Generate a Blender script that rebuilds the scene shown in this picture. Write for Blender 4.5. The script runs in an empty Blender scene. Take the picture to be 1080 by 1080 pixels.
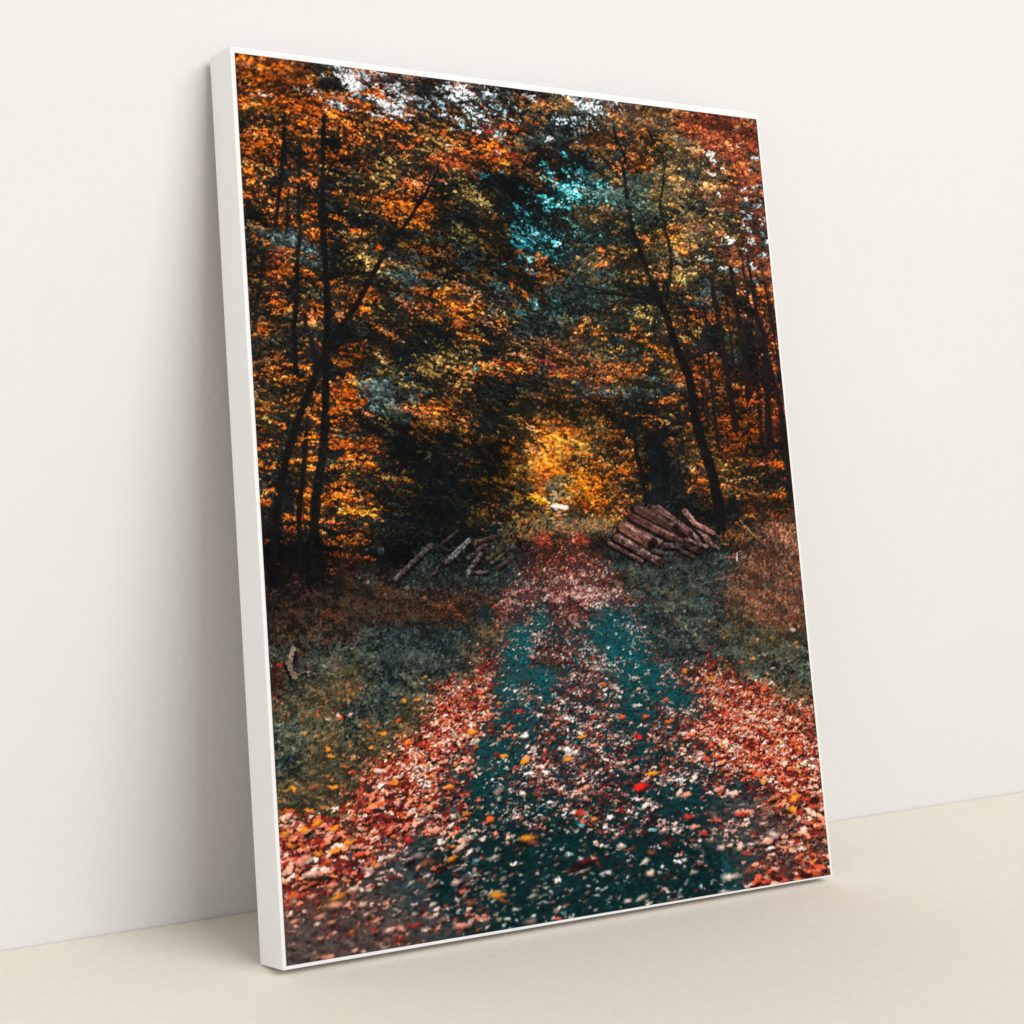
# A printed canvas leaning against a pale plaster wall on a beige floor.
import bpy, bmesh, math
import numpy as np
from mathutils import Vector, Matrix

INK_GAIN = .93
WORLD = .54
KEY_LOC = (1.9, -6.3, 5.2)
KEY_W, KEY_H, KEY_P = 6.0, 3.2, 330
FILL_LOC, FILL_P = (-4.5, -2.6, 1.4), 30
# ---------------------------------------------------------------------------
# THE PRINTED PICTURE (an autumn forest track), painted dab by dab with numpy.
# Plate coordinates: x 240..880, y 40..1030, S samples per unit.
# ---------------------------------------------------------------------------
S = 2.0
PX0, PY0, PX1, PY1 = 236, 40, 884, 1032
PW, PH = int((PX1-PX0)*S), int((PY1-PY0)*S)
rng = np.random.default_rng(11)

def value_noise(h, w, sx, sy, seed, ang=0.0):
    r = np.random.default_rng(seed)
    yy, xx = np.mgrid[0:h, 0:w].astype(np.float32)
    c, s = math.cos(ang), math.sin(ang)
    u = (xx*c+yy*s)/sx+1000; v = (-xx*s+yy*c)/sy+1000
    iu = np.floor(u).astype(int); iv = np.floor(v).astype(int)
    fu = u-iu; fv = v-iv
    fu = fu*fu*(3-2*fu); fv = fv*fv*(3-2*fv)
    T = r.random((512, 512)).astype(np.float32)
    g = lambda a, b: T[b % 512, a % 512]
    return (g(iu, iv)*(1-fu)+g(iu+1, iv)*fu)*(1-fv)+(g(iu, iv+1)*(1-fu)+g(iu+1, iv+1)*fu)*fv

def blur(a, n):
    for _ in range(n):
        a = (np.roll(a, 1, 0)+2*a+np.roll(a, -1, 0))/4
        a = (np.roll(a, 1, 1)+2*a+np.roll(a, -1, 1))/4
    return a

# what grows or lies where, one cell per 20 units, from (240, 40); two letters = a mixture
CELLS = '''
O O O r b w W W r k g w W w g w w m w w W W m m m m R R b b b b
O O O r b w W W r k g w W w g k k m w w W W m m m m R R b b b b
o O O O o k W wo w W gk w W w gk gk mg m w W W m m m m r R b b b
or Ow bO O O OW OW OW W W w w w w w g m m w w Wm m m m r R R R b b b
bk b b oO o o o b o o by by wg w rw o g g g wm m m m m R R R R bR b b
O O ob b o k Ob b b ob y oy ob bo bw m g g m b gm mO b m m R R R R R b
o oO or k o o k b yb b b r oR o O R k b c m g oO o m m m R Rw R R R
b ob k o o k y yb y o o k y ck k k b c C C m G m m g m b R R R R
o b o b k g b b ob O o b y yo k ck c C C C G G m m y m r rw r r r
k k o o o k yk k b gO O k k b k cC c k m m oy gm g k km y y r r rw wr
y yG G Gg o k o y k bk b by y ob b C C c cg cg g kg b O m y yr r w w w
b by r b Gg k y yG ob Gy o o gG b b Cg co c g mb o ob b gm b oy r r rw rw
ky oy o k o k by yb yb G Gg ky b b k og o og gm Gm b b ob yo y bk wb rw r r
Gk b o k yG b bo Ob b Gb o O o og gG b ob cG Gg G g gk k k kb Gg b b o r r
k yb ob y o k o oy yb o ok bO O og og by cG G gb b o yg y b k o kb kT T T Tr
k b b k ky k k k o ob k k O k o g g gb r Og g o gk o yb k oy kT T T T
b Gb b k b k Ob b b k ky y yb k b by ob or rm my g gk ob by ob k bG k T T Tr To
bo ob o ko k k bo gb y ky y y oy o oy Or g r o bg O O g yo o o kb Tk Tb kT kT
kr by b bk ko kO O G G Gy yk by o k k gk bg ob g ob my bg yG g o o o ok kT bR Rk Rk
bk b b b o kO O Gk G Gb o O ob bk kb b kb ob yo o kb k k oy ok kb b kTo Ok RO bk br
b bo b k o ko ok kg ky k oO b o k kb by Ob Yb by by ok k ok k b b Ob Ok rR kr kr
o ro b ko o k Ob or k k ky bk kb bo oO kb YO Y Y yb o yo k bk b by ob by rk k k
o oy k bk o k oy ob yb ky k k bo b bo bY Y YO Oy Oy oy O k kg b b by ob brk ro k k
bo kb k k ok k o kb bo o k k k b ob by YO Gy YO O yo yk k k b bo by yo by bk k k
o ok k ko O kO O yO k b k k k bo kb yb Yo yG Ob O o oy kb k k b k br b ob k k
ob kr k kr Ok ko b b k k k k k bo kb yb Ey f fE f fY k k k k k k b Fb F F F
ko k k b k k o bo gk k k k k k bE bf rl b rl be el k k k k kb b b Fb F F F F
kb kr k kb k kr br kb k k e k k k ke kl rl rl rl rl e e e e e e eb Fb FR FR RF F
kb kd kb kd k kd d dE d Ee eE e e e e le l l l l rl ef e e e eb eF F F F F F
kd kd kd kd dk kd d d d dr dr rd dr d lr l lt l l l lt lr le ef e e fF F F F F F
d d dk d d rd d d d d dr rd dr e lr lr t ld l tl t tl tl El eE e ef Ff F F RF RF
d d df d df d d eE e e e e e f lf t tl lt tl t t t tl le eE lf fE Ef f Rf fR f
E E Ed dk ke kE E Ee e eG e eE fe lf lt t ld ld tl lt t t tl tl l Le Ee Er E E E fo
r r rd E Ef fE f E e E Ee eE Ef Ll l tl t tl lt l tl t t tl Ll L Lf Ef Ee Eo E f
d d dr Ef f f fr eE e Eo Efl Ll Lf Ll lt lt t tl lM M Ml tM tM t tl Lt Ll L Lf fe fr Eof
f f fd fE f foL eo Ee E f foL L L L Lt t tl M M M Mt tM Mt Mt t tL L L L Lf Lf fo
E E E Eo Ef f E f of fo oL L L L Lt t Mt M M M tM M M Mt Lt LR L L L L Lf fk
E E E E fo fo f fo f L L Lv Lv vt t tM M M M M M Mt M M vL ML L L L L L fkL
e e eE ke f f fo fL L L L vL Lv v t tM ML M M M M M M M M Mv Lv L L L L Lk
k k kf f fo fo f Lf L L Lv vL Lt t tM tM M M M M M Mt tM tM t Mt vM Mv vL L L L L
f f f fo fo fo Lf L L L L vl tL Mt t tM t tM Mt M M Mt tM t t tv v vn nL L nL L L
f f fL Lo Lf Lf fL L L Lv vL Lv vt Lt tM tM tM t tM Mt Mt tM Mt tM t Mv vl vn n n Ln L L
o o oL L L L L Lv vL v vM M Lt L t Mt t t t tM t tM tM tM tM v v vl nL nL Ln n L
L L L L L L Lv vL vl v vM M tv t t t t t tM Mt tM t t tM tM t tv tl nL n Ln nL L
L L L L L Lv Lv vl v v vM t tl tl t tl t t t t t t t t t t t vl L nL L L
L L Ln Ln nL no nL nl nv v v t tl tn to t t tl t t t t t tl t t t v L L L
n n nL n nl nl n nl nv vn vl vl tl Lv t t t tl t t t t t t t t t v L L L
n n n n n nl nl n nL vL vl vn v v t t t t t t t t t t t t t t v L L
n n n n n n n n n n n v v v t t t t t t t t t t t t t t t v L L
'''
# letter: (ground colour, [(dab colour, weight)...], fill, dab length, dab width)
KIND = {
 'O': ((84,36,10), [((238,118,22),4),((220,96,16),4),((244,148,62),1.6),((150,60,10),2),((70,32,14),1.6)], 1.0, 5.2, 2.3),
 'o': ((38,26,16), [((214,100,28),2.0),((176,80,24),2.4),((224,138,72),.9),((104,50,20),2.4),((30,24,18),3.8),((20,28,28),3.0)], .9, 4.6, 1.9),
 'b': ((28,23,17), [((120,66,24),1.6),((88,56,26),2.2),((52,40,24),3),((20,20,18),3.6),((176,96,36),.7),((44,52,44),1.2)], .9, 4.4, 1.9),
 'k': ((11,14,15), [((9,13,14),4),((18,24,25),3),((32,32,26),1.2),((60,42,22),.35),((30,42,44),.9)], .6, 4.6, 2.0),
 'g': ((18,25,26), [((38,52,52),3),((24,34,35),4),((62,76,72),1.3),((84,66,40),.9),((12,18,19),3),((120,80,46),.35)], .9, 4.2, 1.7),
 'G': ((40,52,52), [((80,98,96),3),((56,72,72),4),((104,118,108),1.3),((30,40,40),3),((124,100,60),.9),((22,28,28),1.5)], .9, 4.8, 1.7),
 'y': ((34,30,20), [((164,124,62),2.0),((196,144,72),1.2),((112,84,42),2.6),((66,58,36),2),((24,26,22),3),((60,70,60),1.2)], .9, 4.0, 1.8),
 'W': ((150,146,146), [((238,238,244),2.6),((196,192,196),1.6),((176,120,96),1.5),((96,62,48),1.5),((60,62,64),1.2),((214,112,44),1.0)], .9, 4.2, 2.4),
 'w': ((60,54,50), [((206,222,228),2.1),((150,178,186),1.4),((74,68,58),2),((34,34,32),3.2),((120,70,34),1.5),((48,62,62),2)], .95, 3.6, 1.8),
 'C': ((14,46,50), [((84,206,214),1.7),((36,150,164),1.6),((160,238,240),.8),((16,60,66),2.2),((12,24,26),3.6)], .95, 3.4, 2.0),
 'c': ((12,24,26), [((60,176,188),1.1),((22,92,98),1.4),((16,30,32),4),((46,46,34),1.3),((10,16,18),2.5)], .9, 3.4, 1.8),
 'R': ((96,40,22), [((168,74,34),3),((142,56,34),3),((198,98,46),1.7),((104,44,28),2.2),((58,30,22),1.8),((190,120,84),.5)], 1.0, 3.4, 1.8),
 'r': ((50,28,20), [((146,62,32),2),((112,48,30),2.4),((72,38,26),2.4),((30,26,22),2.4),((176,96,52),.8)], .9, 3.6, 1.7),
 'T': ((30,20,18), [((128,60,34),1.2),((88,44,28),1.8),((28,22,20),3.2),((168,92,52),.45),((18,18,18),2.6)], .9, 3.2, 1.7),
 'Y': ((206,112,26), [((246,152,40),3),((236,130,30),3),((250,180,84),1.5),((190,98,30),1.8),((134,100,56),1.2)], .9, 4.6, 2.4),
 'm': ((66,48,32), [((150,104,58),2.6),((118,86,52),2.8),((190,118,54),1.5),((72,66,52),2.2),((40,38,32),2.6),((170,84,36),.9),((92,96,84),1)], .95, 3.6, 1.8),
 'd': ((34,25,20), [((66,42,28),2),((48,34,26),3),((24,20,18),3),((96,50,34),.9),((58,60,48),1.2)], .8, 5.0, 1.5),
 'e': ((25,38,39), [((32,48,49),3),((46,62,60),2),((17,27,29),3),((76,92,86),.9),((70,62,46),1.0)], .8, 5.0, 1.4),
 'E': ((44,50,42), [((76,88,78),2.4),((52,64,56),3),((112,118,100),1.2),((82,70,44),1.4),((22,30,28),2.6)], .85, 5.0, 1.6),
 'f': ((60,54,38), [((92,82,54),2.4),((76,72,52),2.4),((120,94,60),1.1),((48,48,34),2.6),((140,84,40),.8)], .85, 5.0, 1.8),
 'F': ((64,44,34), [((134,82,56),1.6),((110,66,46),2.6),((164,112,82),1.1),((62,42,34),2.6),((146,66,42),1.2),((56,58,48),1)], .9, 5.5, 1.3),
 'l': ((70,42,42), [((190,136,124),2.2),((166,68,52),2.8),((104,38,34),2.4),((214,176,166),1.2),((44,30,34),2),((70,64,68),1.6)], .85, 6.0, 2.3),
 'L': ((104,38,28), [((234,160,134),2.0),((222,114,84),3.2),((204,72,42),2.9),((138,36,26),2.2),((236,120,40),.7),((72,26,26),1.5),((244,200,182),.7)], 1.0, 7.0, 2.9),
 'M': ((18,42,44), [((202,156,142),1.3),((166,66,48),1.7),((92,34,32),2.0),((40,26,28),2.0),((226,196,186),.35),((10,62,66),3.6),((118,78,72),1.5)], .95, 6.0, 2.3),
 't': ((8,62,66), [((10,72,76),4),((8,56,60),3),((26,92,94),.8),((186,184,176),.28),((120,60,50),.2),((12,42,46),1.4)], .5, 4.0, 2.0),
 'v': ((48,60,61), [((62,70,70),3),((34,46,50),3.4),((190,150,136),.4),((84,70,66),1)], .5, 5.0, 2.4),
 'n': ((76,63,57), [((98,82,74),3),((58,50,48),3),((200,136,114),.6),((120,84,72),1),((40,36,38),1.2)], .7, 4.4, 2.2),
}
def srgb(c): return np.array(c, np.float32)/255.0

def paint_picture():
    img = np.zeros((PH, PW, 3), np.float32)
    rows = [r.split() for r in CELLS.strip().split('\n')]
    rows = [(r+[r[-1]]*40)[:33] for r in rows]
    NR = len(rows)
    def cell(x, y):
        j = min(max(int((y-40)//20), 0), NR-1); i = min(max(int((x-240)//20), 0), 32)
        return rows[j][i]
    # --- soft undercoat
    base = np.zeros((NR, 33, 3), np.float32)
    for j in range(NR):
        for i in range(33):
            s = rows[j][i]; w = [.62, .38] if len(s) == 2 else ([1.0] if len(s) == 1 else [.5, .3, .2])
            base[j, i] = sum(srgb(KIND[k][0])*q for k, q in zip(s, w))
    gy = ((np.arange(PH)/S+PY0)-50)/20; gx = ((np.arange(PW)/S+PX0)-250)/20
    gy = np.clip(gy, 0, NR-1.001); gx = np.clip(gx, 0, 31.999)
    iy = gy.astype(int); ix = gx.astype(int); fy = (gy-iy)[:, None, None]; fx = (gx-ix)[None, :, None]
    A = base[iy][:, ix]; B = base[iy][:, ix+1]; C_ = base[iy+1][:, ix]; D = base[iy+1][:, ix+1]
    img[:] = (A*(1-fx)+B*fx)*(1-fy)+(C_*(1-fx)+D*fx)*fy
    n1 = value_noise(PH, PW, 12, 5, 1, .25); n2 = value_noise(PH, PW, 40, 18, 2, .2); n3 = value_noise(PH, PW, 3, 2, 3)
    img *= (.55+.5*n1+.3*n2+.25*n3)[:, :, None]
    clump = value_noise(PH, PW, 46, 15, 5, .3)*.5+value_noise(PH, PW, 16, 6, 6, .3)*.5
    clump = (clump-clump.min())/(clump.max()-clump.min())

    wood = np.zeros((PH, PW), np.float32)

    def dab(x, y, a, b, ang, col, alpha=1.0, hard=1.6, wob=0.0, lit=0.0, iswood=False):
        cx = (x-PX0)*S; cy = (y-PY0)*S; a = max(a*S*.5, .8); b = max(b*S*.5, .7)
        R = int(max(a, b)*1.35)+2
        x0 = int(cx)-R; y0 = int(cy)-R; x1 = int(cx)+R+1; y1 = int(cy)+R+1
        if x0 < 0 or y0 < 0 or x1 >= PW or y1 >= PH: return
        yy, xx = np.ogrid[y0:y1, x0:x1]
        dx = xx-cx; dy = yy-cy; c = math.cos(ang); s = math.sin(ang)
        u = (dx*c+dy*s)/a; v = (-dx*s+dy*c)/b
        r = u*u+v*v
        if wob:
            t = np.arctan2(v, u); r = r*(1+wob*np.cos(3*t+x)+wob*.6*np.cos(5*t+y))
        m = np.clip((1.15-r)*hard, 0, 1)*alpha
        if iswood: wood[y0:y1, x0:x1] = np.maximum(wood[y0:y1, x0:x1], m)
        m = m[:, :, None]
        cc = np.asarray(col, np.float32)
        if lit: cc = np.clip(cc*(1-lit*v[:, :, None]+lit*.5*np.sin(3*u+x)[:, :, None]), 0, 1)
        p = img[y0:y1, x0:x1]; p += (cc-p)*m

    def stamp(x, y, a, b, ang, col, wob=.16, lit=.18):
        """many dabs at once, in painter's order (the last one written stays on top)"""
        x = np.asarray(x, np.float32); y = np.asarray(y, np.float32)
        for c0 in range(0, len(x), 6000):
            q = slice(c0, c0+6000); cx = (x[q]-PX0)*S; cy = (y[q]-PY0)*S
            aa = np.maximum(a[q]*S*.5, .75); bb = np.maximum(b[q]*S*.5, .65)
            R = int(aa.max()*1.15)+1; g = np.arange(-R, R+1)
            ix = np.floor(cx).astype(int)[:, None, None]+g[None, None, :]; iy = np.floor(cy).astype(int)[:, None, None]+g[None, :, None]
            dx = ix-cx[:, None, None]; dy = iy-cy[:, None, None]; c = np.cos(ang[q])[:, None, None]; s = np.sin(ang[q])[:, None, None]
            u = (dx*c+dy*s)/aa[:, None, None]; v = (-dx*s+dy*c)/bb[:, None, None]
            r = u*u+v*v
            if wob:
                r = r*(1+wob*np.sin(3.1*u+4.3*v+cx[:, None, None])+wob*np.sin(5.3*v-3.7*u+cy[:, None, None]))
            ok = (r < 1) & (ix >= 0) & (iy >= 0) & (ix < PW) & (iy < PH)
            n, jy, jx = np.nonzero(ok)
            f = iy[n, jy, 0]*PW+ix[n, 0, jx]
            sh = 1-lit*v[n, jy, jx]
            img.reshape(-1, 3)[f] = np.clip(col[q][n]*sh[:, None], 0, 1)

    kinds = list(KIND); kid = {k: i for i, k in enumerate(kinds)}
    NK = len(kinds)
    pal_cdf = np.zeros((NK, 7, 8), np.float32); pal_col = np.zeros((NK, 8, 3), np.float32); prop = np.zeros((NK, 3), np.float32)
    for k in kinds:
        pal = KIND[k][1]; w = np.array([q for _, q in pal]); i = kid[k]
        L = np.array([.3*c[0]+.59*c[1]+.11*c[2] for c, _ in pal]); L = (L-L.mean())/(L.std()+1e-6)
        for h in range(7):
            ww = w*np.exp(L*(h-3)*.62); ww = np.cumsum(ww/ww.sum()); pal_cdf[i, h] = 2; pal_cdf[i, h, :len(ww)] = ww; pal_cdf[i, h, len(ww)-1] = 2
        for j, (c, _) in enumerate(pal): pal_col[i, j] = srgb(c)
        prop[i] = KIND[k][2:5]
    cellk = np.zeros((NR, 33, 3), int); celln = np.ones((NR, 33), int)
    for j in range(NR):
        for i in range(33):
            t = rows[j][i]; celln[j, i] = len(t)
            for q in range(3): cellk[j, i, q] = kid[t[min(q, len(t)-1)]]
    GR = np.zeros(NK, bool); GRASS = np.zeros(NK, bool)
    for k in 'deEfFlLMtvn': GR[kid[k]] = True
    for k in 'deEfF': GRASS[kid[k]] = True

    def scatter(N, yr, xr=(244, 880), sizef=1.0, ok=None, jit=4.5, seed=0):
        r_ = np.random.default_rng(100+seed)
        xs = r_.uniform(xr[0], xr[1], N); ys = r_.uniform(yr[0], yr[1], N)
        if ok == 'ground': ys = np.sort(ys)
        cxj = np.clip(((xs+r_.normal(0, jit, N)-240)//20).astype(int), 0, 32); cyj = np.clip(((ys+r_.normal(0, jit, N)-40)//20).astype(int), 0, NR-1)
        q = r_.random(N); w = np.where(q < .62, 0, np.where(q < .85, 1, 2)); k = cellk[cyj, cxj, w]
        P = prop[k]; g = GR[k]; keepm = (r_.random(N) < P[:, 0])
        keepm &= g if ok == 'ground' else ~g
        if ok == 'ground':
            el = np.interp(ys, [560, 600, 640, 680, 720], [575, 547, 519, 499, 470])+r_.normal(0, 3, N); er = np.interp(ys, [560, 600, 640, 680, 720], [626, 647, 666, 688, 712])+r_.normal(0, 3, N)
            off = (ys < 688+34*r_.random(N)) & ((xs < el) | (xs > er)) & np.isin(k, [kid['l'], kid['M'], kid['t'], kid['L']])
            k = np.where(off, np.where(r_.random(N) < .1, kid['r'], kid['e']), k); GR2 = GR.copy(); GR2[kid['r']] = True
            P = prop[k]; g = GR2[k]; keepm = (r_.random(N) < P[:, 0]) & g
            keepm &= ~((k == kid['M']) & (r_.random(N) < np.interp(ys, [640, 660, 740, 770, 840, 880, 900], [0, .6, .4, .1, .1, .3, .6])))
            keepm &= ~(np.isin(k, [kid['l'], kid['M']]) & (ys > 655) & (ys < 740) & (r_.random(N) < .3) & (xs > el+18) & (xs < er-14))
            keepm &= ~((ys > 915) & (xs < 470) & (r_.random(N) < np.clip((ys-915)/40, 0, .62)))
            lx = np.interp(ys, [636, 660, 700, 740, 790, 820, 860, 900, 960], [549, 548, 542, 530, 514, 508, 512, 530, 560]); lw = np.interp(ys, [636, 660, 740, 820, 860, 900, 960], [8, 16, 20, 24, 30, 46, 62])
            mx = np.interp(ys, [640, 690, 740, 780], [636, 655, 668, 676]); mw = np.interp(ys, [640, 660, 700, 750, 790], [6, 18, 22, 18, 2])
            inl = np.exp(-((xs-lx)/lw)**2)+np.exp(-((xs-mx)/mw)**2)
            keepm &= (r_.random(N) > np.clip(inl*1.15, 0, 1)*np.clip(.35+(ys-618)/90, .3, .93)) | (k == kid['t']) | (k == kid['e'])
        xs, ys, k, P = xs[keepm], ys[keepm], k[keepm], P[keepm]; n = len(xs); g = GR[k]; gr = GRASS[k]
        cl = clump[((ys-PY0)*S).astype(int), np.minimum(((xs-PX0)*S).astype(int), PW-1)]
        h = np.clip((cl-.5)*9+3.5+(r_.random(n)-.5)*2.6, 0, 6).astype(int)
        j = (r_.random(n)[:, None] > pal_cdf[k, h]).sum(1)
        br = r_.random(n); col = np.clip(pal_col[k, j]*(.74+.46*br[:, None]), 0, 1)
        sz = sizef*(.6+.75*r_.random(n)); e = r_.random(n)-.5
        ang = np.where(xs < 440, .28+e*1.3, np.where(xs < 600, .35+e*1.8, .05+e*2.6))
        sz = sz*np.where(xs < 440, 1.0, np.where(xs < 600, .9, .72))
        sz = np.where((ys < 150) & (xs < 400), sz*1.2, sz)
        ang = np.where(k == kid['T'], 1.38+e*.6, ang)
        L = P[:, 1]*sz; W = P[:, 2]*sz
        if ok == 'ground':
            pg = np.clip(.5+(ys-560)/420, .45, 1.4); pl = np.clip(.27+(ys-565)/400, .27, 1.2)
            sz = sizef*(.5+.8*r_.random(n)**1.5)
            L = np.where(gr, P[:, 1]*sz*pg, P[:, 1]*sz*pl); W = np.where(gr, P[:, 2]*sz*(.6+.4*pg), P[:, 2]*sz*pl)
            la = np.where(xs < 560, -.42, np.where(xs < 720, -.22, -.12))+e*np.where(ys > 700, 1.1, 1.7)+(xs > 740)*(r_.random(n)-.5)*.9
            ang = np.where(gr, np.where(k == kid['F'], -1.2, -.5)+e*2.0, la)
            big = (~gr) & (col.sum(1) > 1.1) & (ys > 650)
            # each bright leaf drops a dark line under itself
            X2 = np.stack([xs+.4, xs], 1).ravel(); Y2 = np.stack([ys+.8*pl*(W/2), ys], 1).ravel()
            A2 = np.stack([np.where(big, L*1.1, .1), L], 1).ravel(); B2 = np.stack([np.where(big, W*1.15, .1), W], 1).ravel(); G2 = np.repeat(ang, 2)
            C2 = np.stack([np.where(big[:, None], col*.22, col), col], 1).reshape(-1, 3)
            stamp(X2, Y2, A2, B2, G2, C2)
        else:
            stamp(xs, ys, L, W, ang, col)

    def sprays(N, yr, seed, length=22, thick=3.0, nd=13, leaf=1.0, dark=.75):
        r_ = np.random.default_rng(seed)
        X0 = r_.uniform(240, 884, N); Y0 = r_.uniform(yr[0], yr[1], N)
        cxj = np.clip(((X0+r_.normal(0, 4, N)-240)//20).astype(int), 0, 32); cyj = np.clip(((Y0+r_.normal(0, 4, N)-40)//20).astype(int), 0, NR-1)
        q = r_.random(N); w = np.where(q < .6, 0, np.where(q < .85, 1, 2)); k = cellk[cyj, cxj, w]
        m = ~GR[k]; X0, Y0, k = X0[m], Y0[m], k[m]; N = len(k)
        cl = clump[np.clip(((Y0-PY0)*S).astype(int), 0, PH-1), np.clip(((X0-PX0)*S).astype(int), 0, PW-1)]
        h = np.clip((cl-.5)*10+3+r_.normal(0, 1.3, N), 0, 6).astype(int)
        jm = (r_.random(N)[:, None] > pal_cdf[k, h]).sum(1)                       # leading colour of the spray
        th = np.where(X0 < 440, .22, np.where(X0 < 600, .42, -.04))+r_.normal(0, 1, N)*np.where(X0 < 600, .26, .42)
        up = k == kid['T']; th = np.where(up, 1.4+r_.normal(0, .15, N), th)
        Ln = length*r_.uniform(.45, 1.25, N)*np.where(X0 < 440, 1.1, np.where(X0 < 600, .95, .8)); Tk = thick*r_.uniform(.5, 1.3, N)*np.where(X0 < 440, 1.1, .85)
        droop = r_.uniform(-.006, .022, N)
        u = r_.uniform(-1, 1, (N, nd)); u = np.sort(u, 1)*Ln[:, None]/2; v = r_.normal(0, .42, (N, nd))*Tk[:, None]*(1.1-np.abs(u)/Ln[:, None])+droop[:, None]*u*u
        c = np.cos(th)[:, None]; s_ = np.sin(th)[:, None]
        x = X0[:, None]+u*c-v*s_; y = Y0[:, None]+u*s_+v*c
        jj = (r_.random((N, nd))[:, :, None] > pal_cdf[k, h][:, None, :]).sum(2); jj = np.where(r_.random((N, nd)) < .62, jm[:, None], jj)
        col = pal_col[k][np.arange(N)[:, None], jj]*r_.uniform(.66, 1.14, (N, nd))[:, :, None]
        L = leaf*r_.uniform(2.4, 5.4, (N, nd))*np.where(X0 < 600, 1, .8)[:, None]; Wd = L*r_.uniform(.28, .5, (N, nd))
        A = th[:, None]+r_.normal(0, .42, (N, nd))
        lum = pal_col[k, jm].sum(1); sh = (lum > .6)[:, None]*np.ones((1, nd))
        x = np.concatenate([x+1, x], 1); y = np.concatenate([y+2.6, y], 1)
        L2 = np.concatenate([L*1.5*sh+.05, L], 1); W2 = np.concatenate([Wd*1.7*sh+.05, Wd], 1); A2 = np.concatenate([A, A], 1)
        soft = np.where(np.isin(k, [kid[q] for q in 'mRGrT']), .52, np.where(X0 > 600, .36, .24))[:, None, None]
        dk = col*soft+.02*r_.uniform(.2, 1.6, (N, nd))[:, :, None]
        C2 = np.concatenate([np.where((k == kid['W'])[:, None, None] | (k == kid['Y'])[:, None, None], col*.6, dk), col], 1)
        stamp(x.ravel(), y.ravel(), L2.ravel(), W2.ravel(), A2.ravel(), np.clip(C2.reshape(-1, 3), 0, 1))

    def warp(amt, sc, seed, m=None, sy=None):
        nx = (value_noise(PH, PW, sc, sy or sc, seed)-.5)*amt*2; ny = (value_noise(PH, PW, sc, sy or sc, seed+1)-.5)*amt*2
        if m is not None: nx = nx*m; ny = ny*m
        yy, xx = np.mgrid[0:PH, 0:PW]
        img[:] = img[np.clip(np.round(yy+ny), 0, PH-1).astype(int), np.clip(np.round(xx+nx), 0, PW-1).astype(int)]
        wood[:] = wood[np.clip(np.round(yy+ny), 0, PH-1).astype(int), np.clip(np.round(xx+nx), 0, PW-1).astype(int)]

    # --- foliage, back to front
    scatter(42000, (48, 575), sizef=1.1, ok='tree', seed=1)
    img *= np.where((np.mgrid[0:PH, 0:PW][0]/S+PY0) < 560, .9, 1)[:, :, None].astype(np.float32)
    sprays(3600, (46, 570), 5)

    def line(pts, w0, w1, col=(13, 14, 15), jit=.5, alpha=.96, rim=None, iswood=True):
        P = [np.array(p, float) for p in pts]; seg = [np.linalg.norm(P[i+1]-P[i]) for i in range(len(P)-1)]
        tot = sum(seg); d = 0; ph = rng.uniform(0, 6)
        # Catmull-Rom through the points
        for i in range(len(P)-1):
            p0 = P[max(i-1, 0)]; p1 = P[i]; p2 = P[i+1]; p3 = P[min(i+2, len(P)-1)]
            n = max(int(seg[i]/.6), 2)
            for q in range(n):
                t = q/n
                c = .5*((2*p1)+(-p0+p2)*t+(2*p0-5*p1+4*p2-p3)*t*t+(-p0+3*p1-3*p2+p3)*t**3)
                f = (d+seg[i]*t)/tot; w = (w0+(w1-w0)*f)*.86*(1+.08*math.sin(f*tot/5+ph))
                k = .8+.5*rng.random()
                dab(c[0]+rng.normal(0, jit*.3), c[1], w, w, 0, srgb(col)*k, alpha, 1.6, iswood=iswood)
                if rim is not None and rng.random() < .35:
                    dab(c[0]+w*.3*rng.uniform(-1, 1), c[1], w*.3, 1.4+w*.25, 1.5, srgb(rim)*rng.uniform(.5, 1.1), .55, 1)
            d += seg[i]
    bark = (34, 30, 27)
    # --- trunks and limbs, left side
    line([(341,124),(340,180),(340,250),(343,277),(345,333),(343,370),(343,407),(343,440),(341,467),(338,495),(333,526),(331,560),(332,618)], 5, 14, (12,13,14), rim=bark)
    line([(458,186),(447,208),(425,240),(411,258),(395,286),(380,314),(368,334),(355,351),(339,381),(330,403),(317,436),(306,467),(297,504),(292,534),(289,560),(287,640)], 3, 14, (12,13,14), rim=bark)
    line([(299,120),(299,137),(300,168),(294,207),(290,240)], 6, 4.5)
    line([(316,150),(315,190),(314,217),(316,243),(313,277),(312,318),(310,351),(312,396)], 4, 7, (14,15,16))
    line([(304,200),(303,222),(302,245)], 3, 5)
    line([(277,270),(274,300),(270,323),(268,350)], 5, 6, (17,18,17), alpha=.8)
    line([(324,440),(322,470),(319,504),(315,541),(317,578),(317,626)], 5, 9, (14,14,15))
    line([(328,352),(330,370),(333,395),(320,425)], 6, 10)
    line([(321,333),(323,350)], 5, 6)
    line([(319,222),(325,214),(333,211)], 1.6, 1.2)
    line([(345,268),(355,261),(365,257),(391,252)], 1.6, 2)
    line([(358,276),(368,269),(378,262)], 2.4, 1.6)
    line([(320,294),(350,294),(372,296)], 1.2, 1)
    line([(258,201),(268,194),(276,190)], 2, 1.4)
    line([(341,395),(356,393),(368,388)], 1.8, 1.0)
    line([(345,345),(375,342),(395,345)], 4, 2, (16,18,18))
    line([(353,620),(362,602),(382,590)], 3, 5, (30,22,18), rim=(80,56,44))
    line([(500,474),(500,510),(500,550)], 1.6, 2); line([(515,470),(516,541),(514,568)], 2, 2.8); line([(525,480),(525,512)], 1.6, 1.6)
    line([(262,560),(266,600),(268,640)], 6, 9, (14,13,13)); line([(300,590),(303,640)], 5, 7, (26,18,15)); line([(276,560),(278,630)], 5, 7, (16,14,14))
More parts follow.
